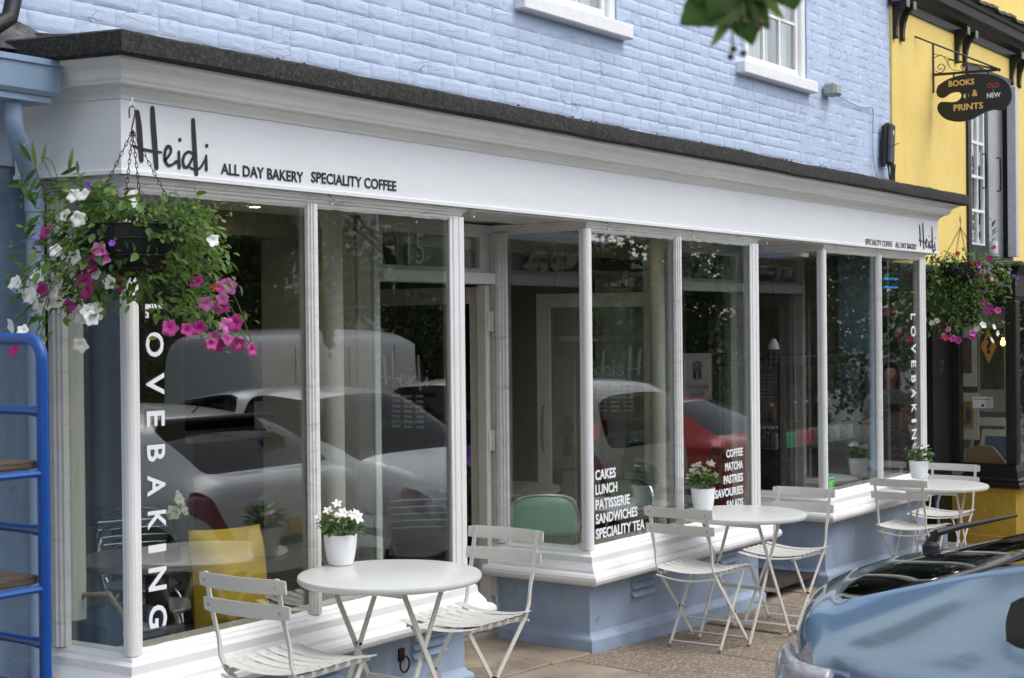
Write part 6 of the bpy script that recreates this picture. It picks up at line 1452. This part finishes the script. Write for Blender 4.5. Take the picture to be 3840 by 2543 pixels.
# ================================================================== PEDESTRIAN (seen mirrored in the right bay)
def person(loc_,rz):
    t=thing('person','person in patterned grey dress with raised forearms, mirrored in the end pane','person',loc_,rz)
    SK=mat('skin',(.50,.28,.20),.55); 
    J={'pel':((0,0,.93),.15),'wai':((0,.0,1.08),.115),'che':((0,-.01,1.28),.13),'nec0':((0,0,1.41),.065),'nec':((0,.01,1.47),.048),'hed':((0,.02,1.56),.075),'top':((0,.01,1.655),.07),
       'shL':((-.17,0,1.37),.058),'elL':((-.23,.02,1.10),.040),'wrL':((-.10,.22,1.20),.026),'shR':((.17,0,1.37),.058),'elR':((.22,.03,1.10),.040),'wrR':((.06,.24,1.22),.026),
       'hiL':((-.09,0,.86),.095),'knL':((-.10,.01,.48),.058),'anL':((-.10,-.01,.09),.036),'foL':((-.11,.13,.03),.032),'hiR':((.09,0,.86),.095),'knR':((.10,.01,.48),.058),'anR':((.10,-.01,.09),.036),'foR':((.11,.13,.03),.032)}
    E=[('pel','wai'),('wai','che'),('che','nec0'),('nec0','nec'),('nec','hed'),('hed','top'),('che','shL'),('shL','elL'),('elL','wrL'),('che','shR'),('shR','elR'),('elR','wrR'),('pel','hiL'),('hiL','knL'),('knL','anL'),('anL','foL'),('pel','hiR'),('hiR','knR'),('knR','anR'),('anR','foR')]
    ks=list(J)
    def skin(name,vsr,es,m_,par=t,sub=2):
        me=bpy.data.meshes.new(name); me.from_pydata([v for v,r in vsr],es,[]); o=bpy.data.objects.new(name,me); COL.objects.link(o)
        md=o.modifiers.new('k','SKIN'); md.use_smooth_shade=True
        for i,(v,r) in enumerate(vsr): me.skin_vertices[0].data[i].radius=(r,r)
        me.skin_vertices[0].data[0].use_root=True
        s2=o.modifiers.new('s','SUBSURF'); s2.levels=sub; s2.render_levels=sub
        bpy.context.view_layer.update(); e=bpy.data.meshes.new_from_object(o.evaluated_get(bpy.context.evaluated_depsgraph_get())); bpy.data.objects.remove(o)
        e.materials.clear(); e.materials.append(m_); e.polygons.foreach_set('use_smooth',[True]*len(e.polygons)); return link(e,name,par)
    skin('body',[J[k] for k in ks],[(ks.index(a),ks.index(b)) for a,b in E],SK)
    for s in(-1,1):
        w=Vector((.08 if s>0 else -.12,.25,1.225)) if s>0 else Vector((-.085,.235,1.21)); 
        skin('hand',[(tuple(w),.022),(tuple(w+Vector((.0,.05,.02))),.026)]+[(tuple(w+Vector((dx,.085,.03))),.0085) for dx in(-.028,-.01,.008,.026)]+[(tuple(w+Vector((dx*1.1,.11+.012*(abs(dx)<.02),.045))),.0075) for dx in(-.028,-.01,.008,.026)]+[(tuple(w+Vector((-s*.035,.05,.04))),.009)],[(0,1)]+[(1,2+k) for k in range(4)]+[(2+k,6+k) for k in range(4)]+[(0,10)],SK)
    DR=mat('patterned_grey_dress',(.16,.14,.13),.9,noise_amt=.8,nscale=45,dirt=(.34,.32,.30),dscale=60,dlo=.5,dhi=.56)
    m=MB(); prof=[(.36,.30,.42),(.30,.24,.62),(.24,.18,.85),(.165,.13,1.06),(.19,.14,1.22),(.20,.135,1.32),(.15,.10,1.40),(.075,.07,1.44)]; n=24
    vs=[(a*(1+.04*math.sin(5*2*PI*k/n)*(z<.9))*math.cos(2*PI*k/n),b*math.sin(2*PI*k/n),z) for a,b,z in prof for k in range(n)]
    m.add(vs,[(i*n+k,i*n+(k+1)%n,(i+1)*n+(k+1)%n,(i+1)*n+k) for i in range(len(prof)-1) for k in range(n)]); m.build('dress',DR,t,True)
    for s in(-1,1): MB().tube([(s*.13,0,1.37),(s*.19,.005,1.30),(s*.215,.015,1.17)],[.07,.07,.062],14,cap=False).build('sleeve',DR,t,True)
    HR=mat('auburn_hair',(.16,.05,.02),.6,noise_amt=.4,nscale=50,stretch=(6,6,1))
    m=MB(); prof=[(.0,1.715),(.06,1.705),(.098,1.66),(.108,1.60),(.105,1.52),(.10,1.42),(.07,1.36)]; vs=[];fs=[];n=20
    for r,z in prof:
        for k in range(n):
            a=PI+ -PI*.15+ (PI*1.3)*k/(n-1); vs.append((r*math.cos(a)*.92,.0+r*math.sin(a)*1.05,z))
    fs=[(i*n+k,i*n+k+1,(i+1)*n+k+1,(i+1)*n+k) for i in range(len(prof)-1) for k in range(n-1)]; o=m.add(vs,fs).build('hair',HR,t,True); q=o.modifiers.new('s','SOLIDIFY'); q.thickness=.02
    for s in(-1,1):
        MB().lathe([(0,-.011),(.008,-.007),(.011,0),(.008,.007),(0,.011)],10,(s*.030,.088,1.59),cap=False).build('eye',POT,t,True); MB().lathe([(.0045,0),(.004,.002)],8).build('pupil',BLACK,t,False,(s*.030,.0995,1.59),(R(-90),0,0))
    MB().prism([(.07,1.60),(.118,1.555),(.085,1.545)],-.012,.012,'x').build('nose',SK,t); MB().box(-.022,.022,.08,.093,1.515,1.523,.003).build('mouth',PETR,t)
    ph=MB().box(-.07,.07,.325,.333,1.235,1.31,.003).build('phone',BLACK); tag(ph,'black phone held up in both hands by the person in the patterned dress','phone'); ph.location=loc_; ph.rotation_euler=(0,0,rz)
    return t
person((14.0,3.55,g(14,3.55)),R(60))

# ================================================================== WEEDS IN THE JOINTS
rr=random.Random(44)
for (x,y,lab) in ((8.35,3.62,'small green weed tuft in the paving joint right of the middle chair'),(8.62,3.22,'mossy grass tuft in the paving near the car tail'),(5.98,4.33,'tiny green weed in the paving beside the second chair leg')):
    t=thing('weed_tuft',lab,'weed',(x,y,g(x,y)-.002))
    leaves_into(t,[(Vector((rr.gauss(0,.03),rr.gauss(0,.02),0)),(rr.uniform(-.8,.8),rr.uniform(-.8,.8),rr.uniform(.3,1.2)),rr.uniform(.02,.045),k%2,0) for k in range(34)],LONG)
# fallen leaf litter
LT=leaf_mesh('leaf',mat('dry_leaf',(.30,.20,.08),.8),1,.4,.1,.1)
for k in range(14):
    x,y=rr.uniform(6.2,9.2),rr.uniform(3.3,4.4); o=link(LT,'fallen_leaf',None,(x,y,g(x,y)+.004),(rr.uniform(-.2,.2),rr.uniform(-.2,.2),rr.uniform(0,6)),scale=rr.uniform(.015,.035)); tag(o,'small dry fallen leaf lying on the paving','leaf','dry leaves scattered on the paving')

# unseen white house, dark sashes, added to give the car paint bright reflections
t=thing('added_white_house','unseen white rendered house beyond the trolley, added for highlights on the silver blue car','house',(-12,5.0,g(-6,5)-.1),0)
MB().box(0,13.58,0,7,0,6.6).build('wall',mat('bright_white_render',(.80,.80,.78),.85,bump=.3),t)
m=MB(); m.prism([(-.3,6.5),(7.2,6.5),(7.2,6.6),(3.5,8.6),(-.3,6.6)],-.1,13.58,'x'); m.build('roof',TILE,t)
for k in range(5):
    for fl_ in range(2):
        x=1.6+k*2.6; z0=.8+fl_*2.9; f=MB()
        for (a,b,c_,d_) in ((-.55,-.47,0,1.6),(.47,.55,0,1.6),(-.47,.47,0,.08),(-.47,.47,1.52,1.6),(-.47,.47,.77,.83)): f.box(x+a,x+b,-.06,0,z0+c_,z0+d_)
        o=f.build('window',PAINTW,t); MB().box(x-.47,x+.47,-.015,-.005,z0+.08,z0+1.52).build('pane',DARKI,o)
# seams, handles and lamps on the mirrored cars
for o in [q for q in COL.objects if q.name.startswith('parked_car') and q.parent is None]:
    if o.name=='parked_car' : hw_=.90
    hw_=.89
    van=o['category']=='van'
    if van: continue
    zt=.93
    for sgn in(-1,1):
        for xx in (1.15,2.02,2.95):
            MB().tube([(xx+.02*math.sin(k),sgn*(hw_-.004*abs(k-2)),.36+.14*k) for k in range(4)],.005,5).build('door_seam',ARCH,o)
        for xx in (1.28,2.15):
            MB().tube([(xx,sgn*(hw_-.01),.80),(xx+.02,sgn*(hw_+.025),.80),(xx+.15,sgn*(hw_+.025),.80),(xx+.17,sgn*(hw_-.01),.80)],.012,8).build('door_handle',ARCH,o,True)
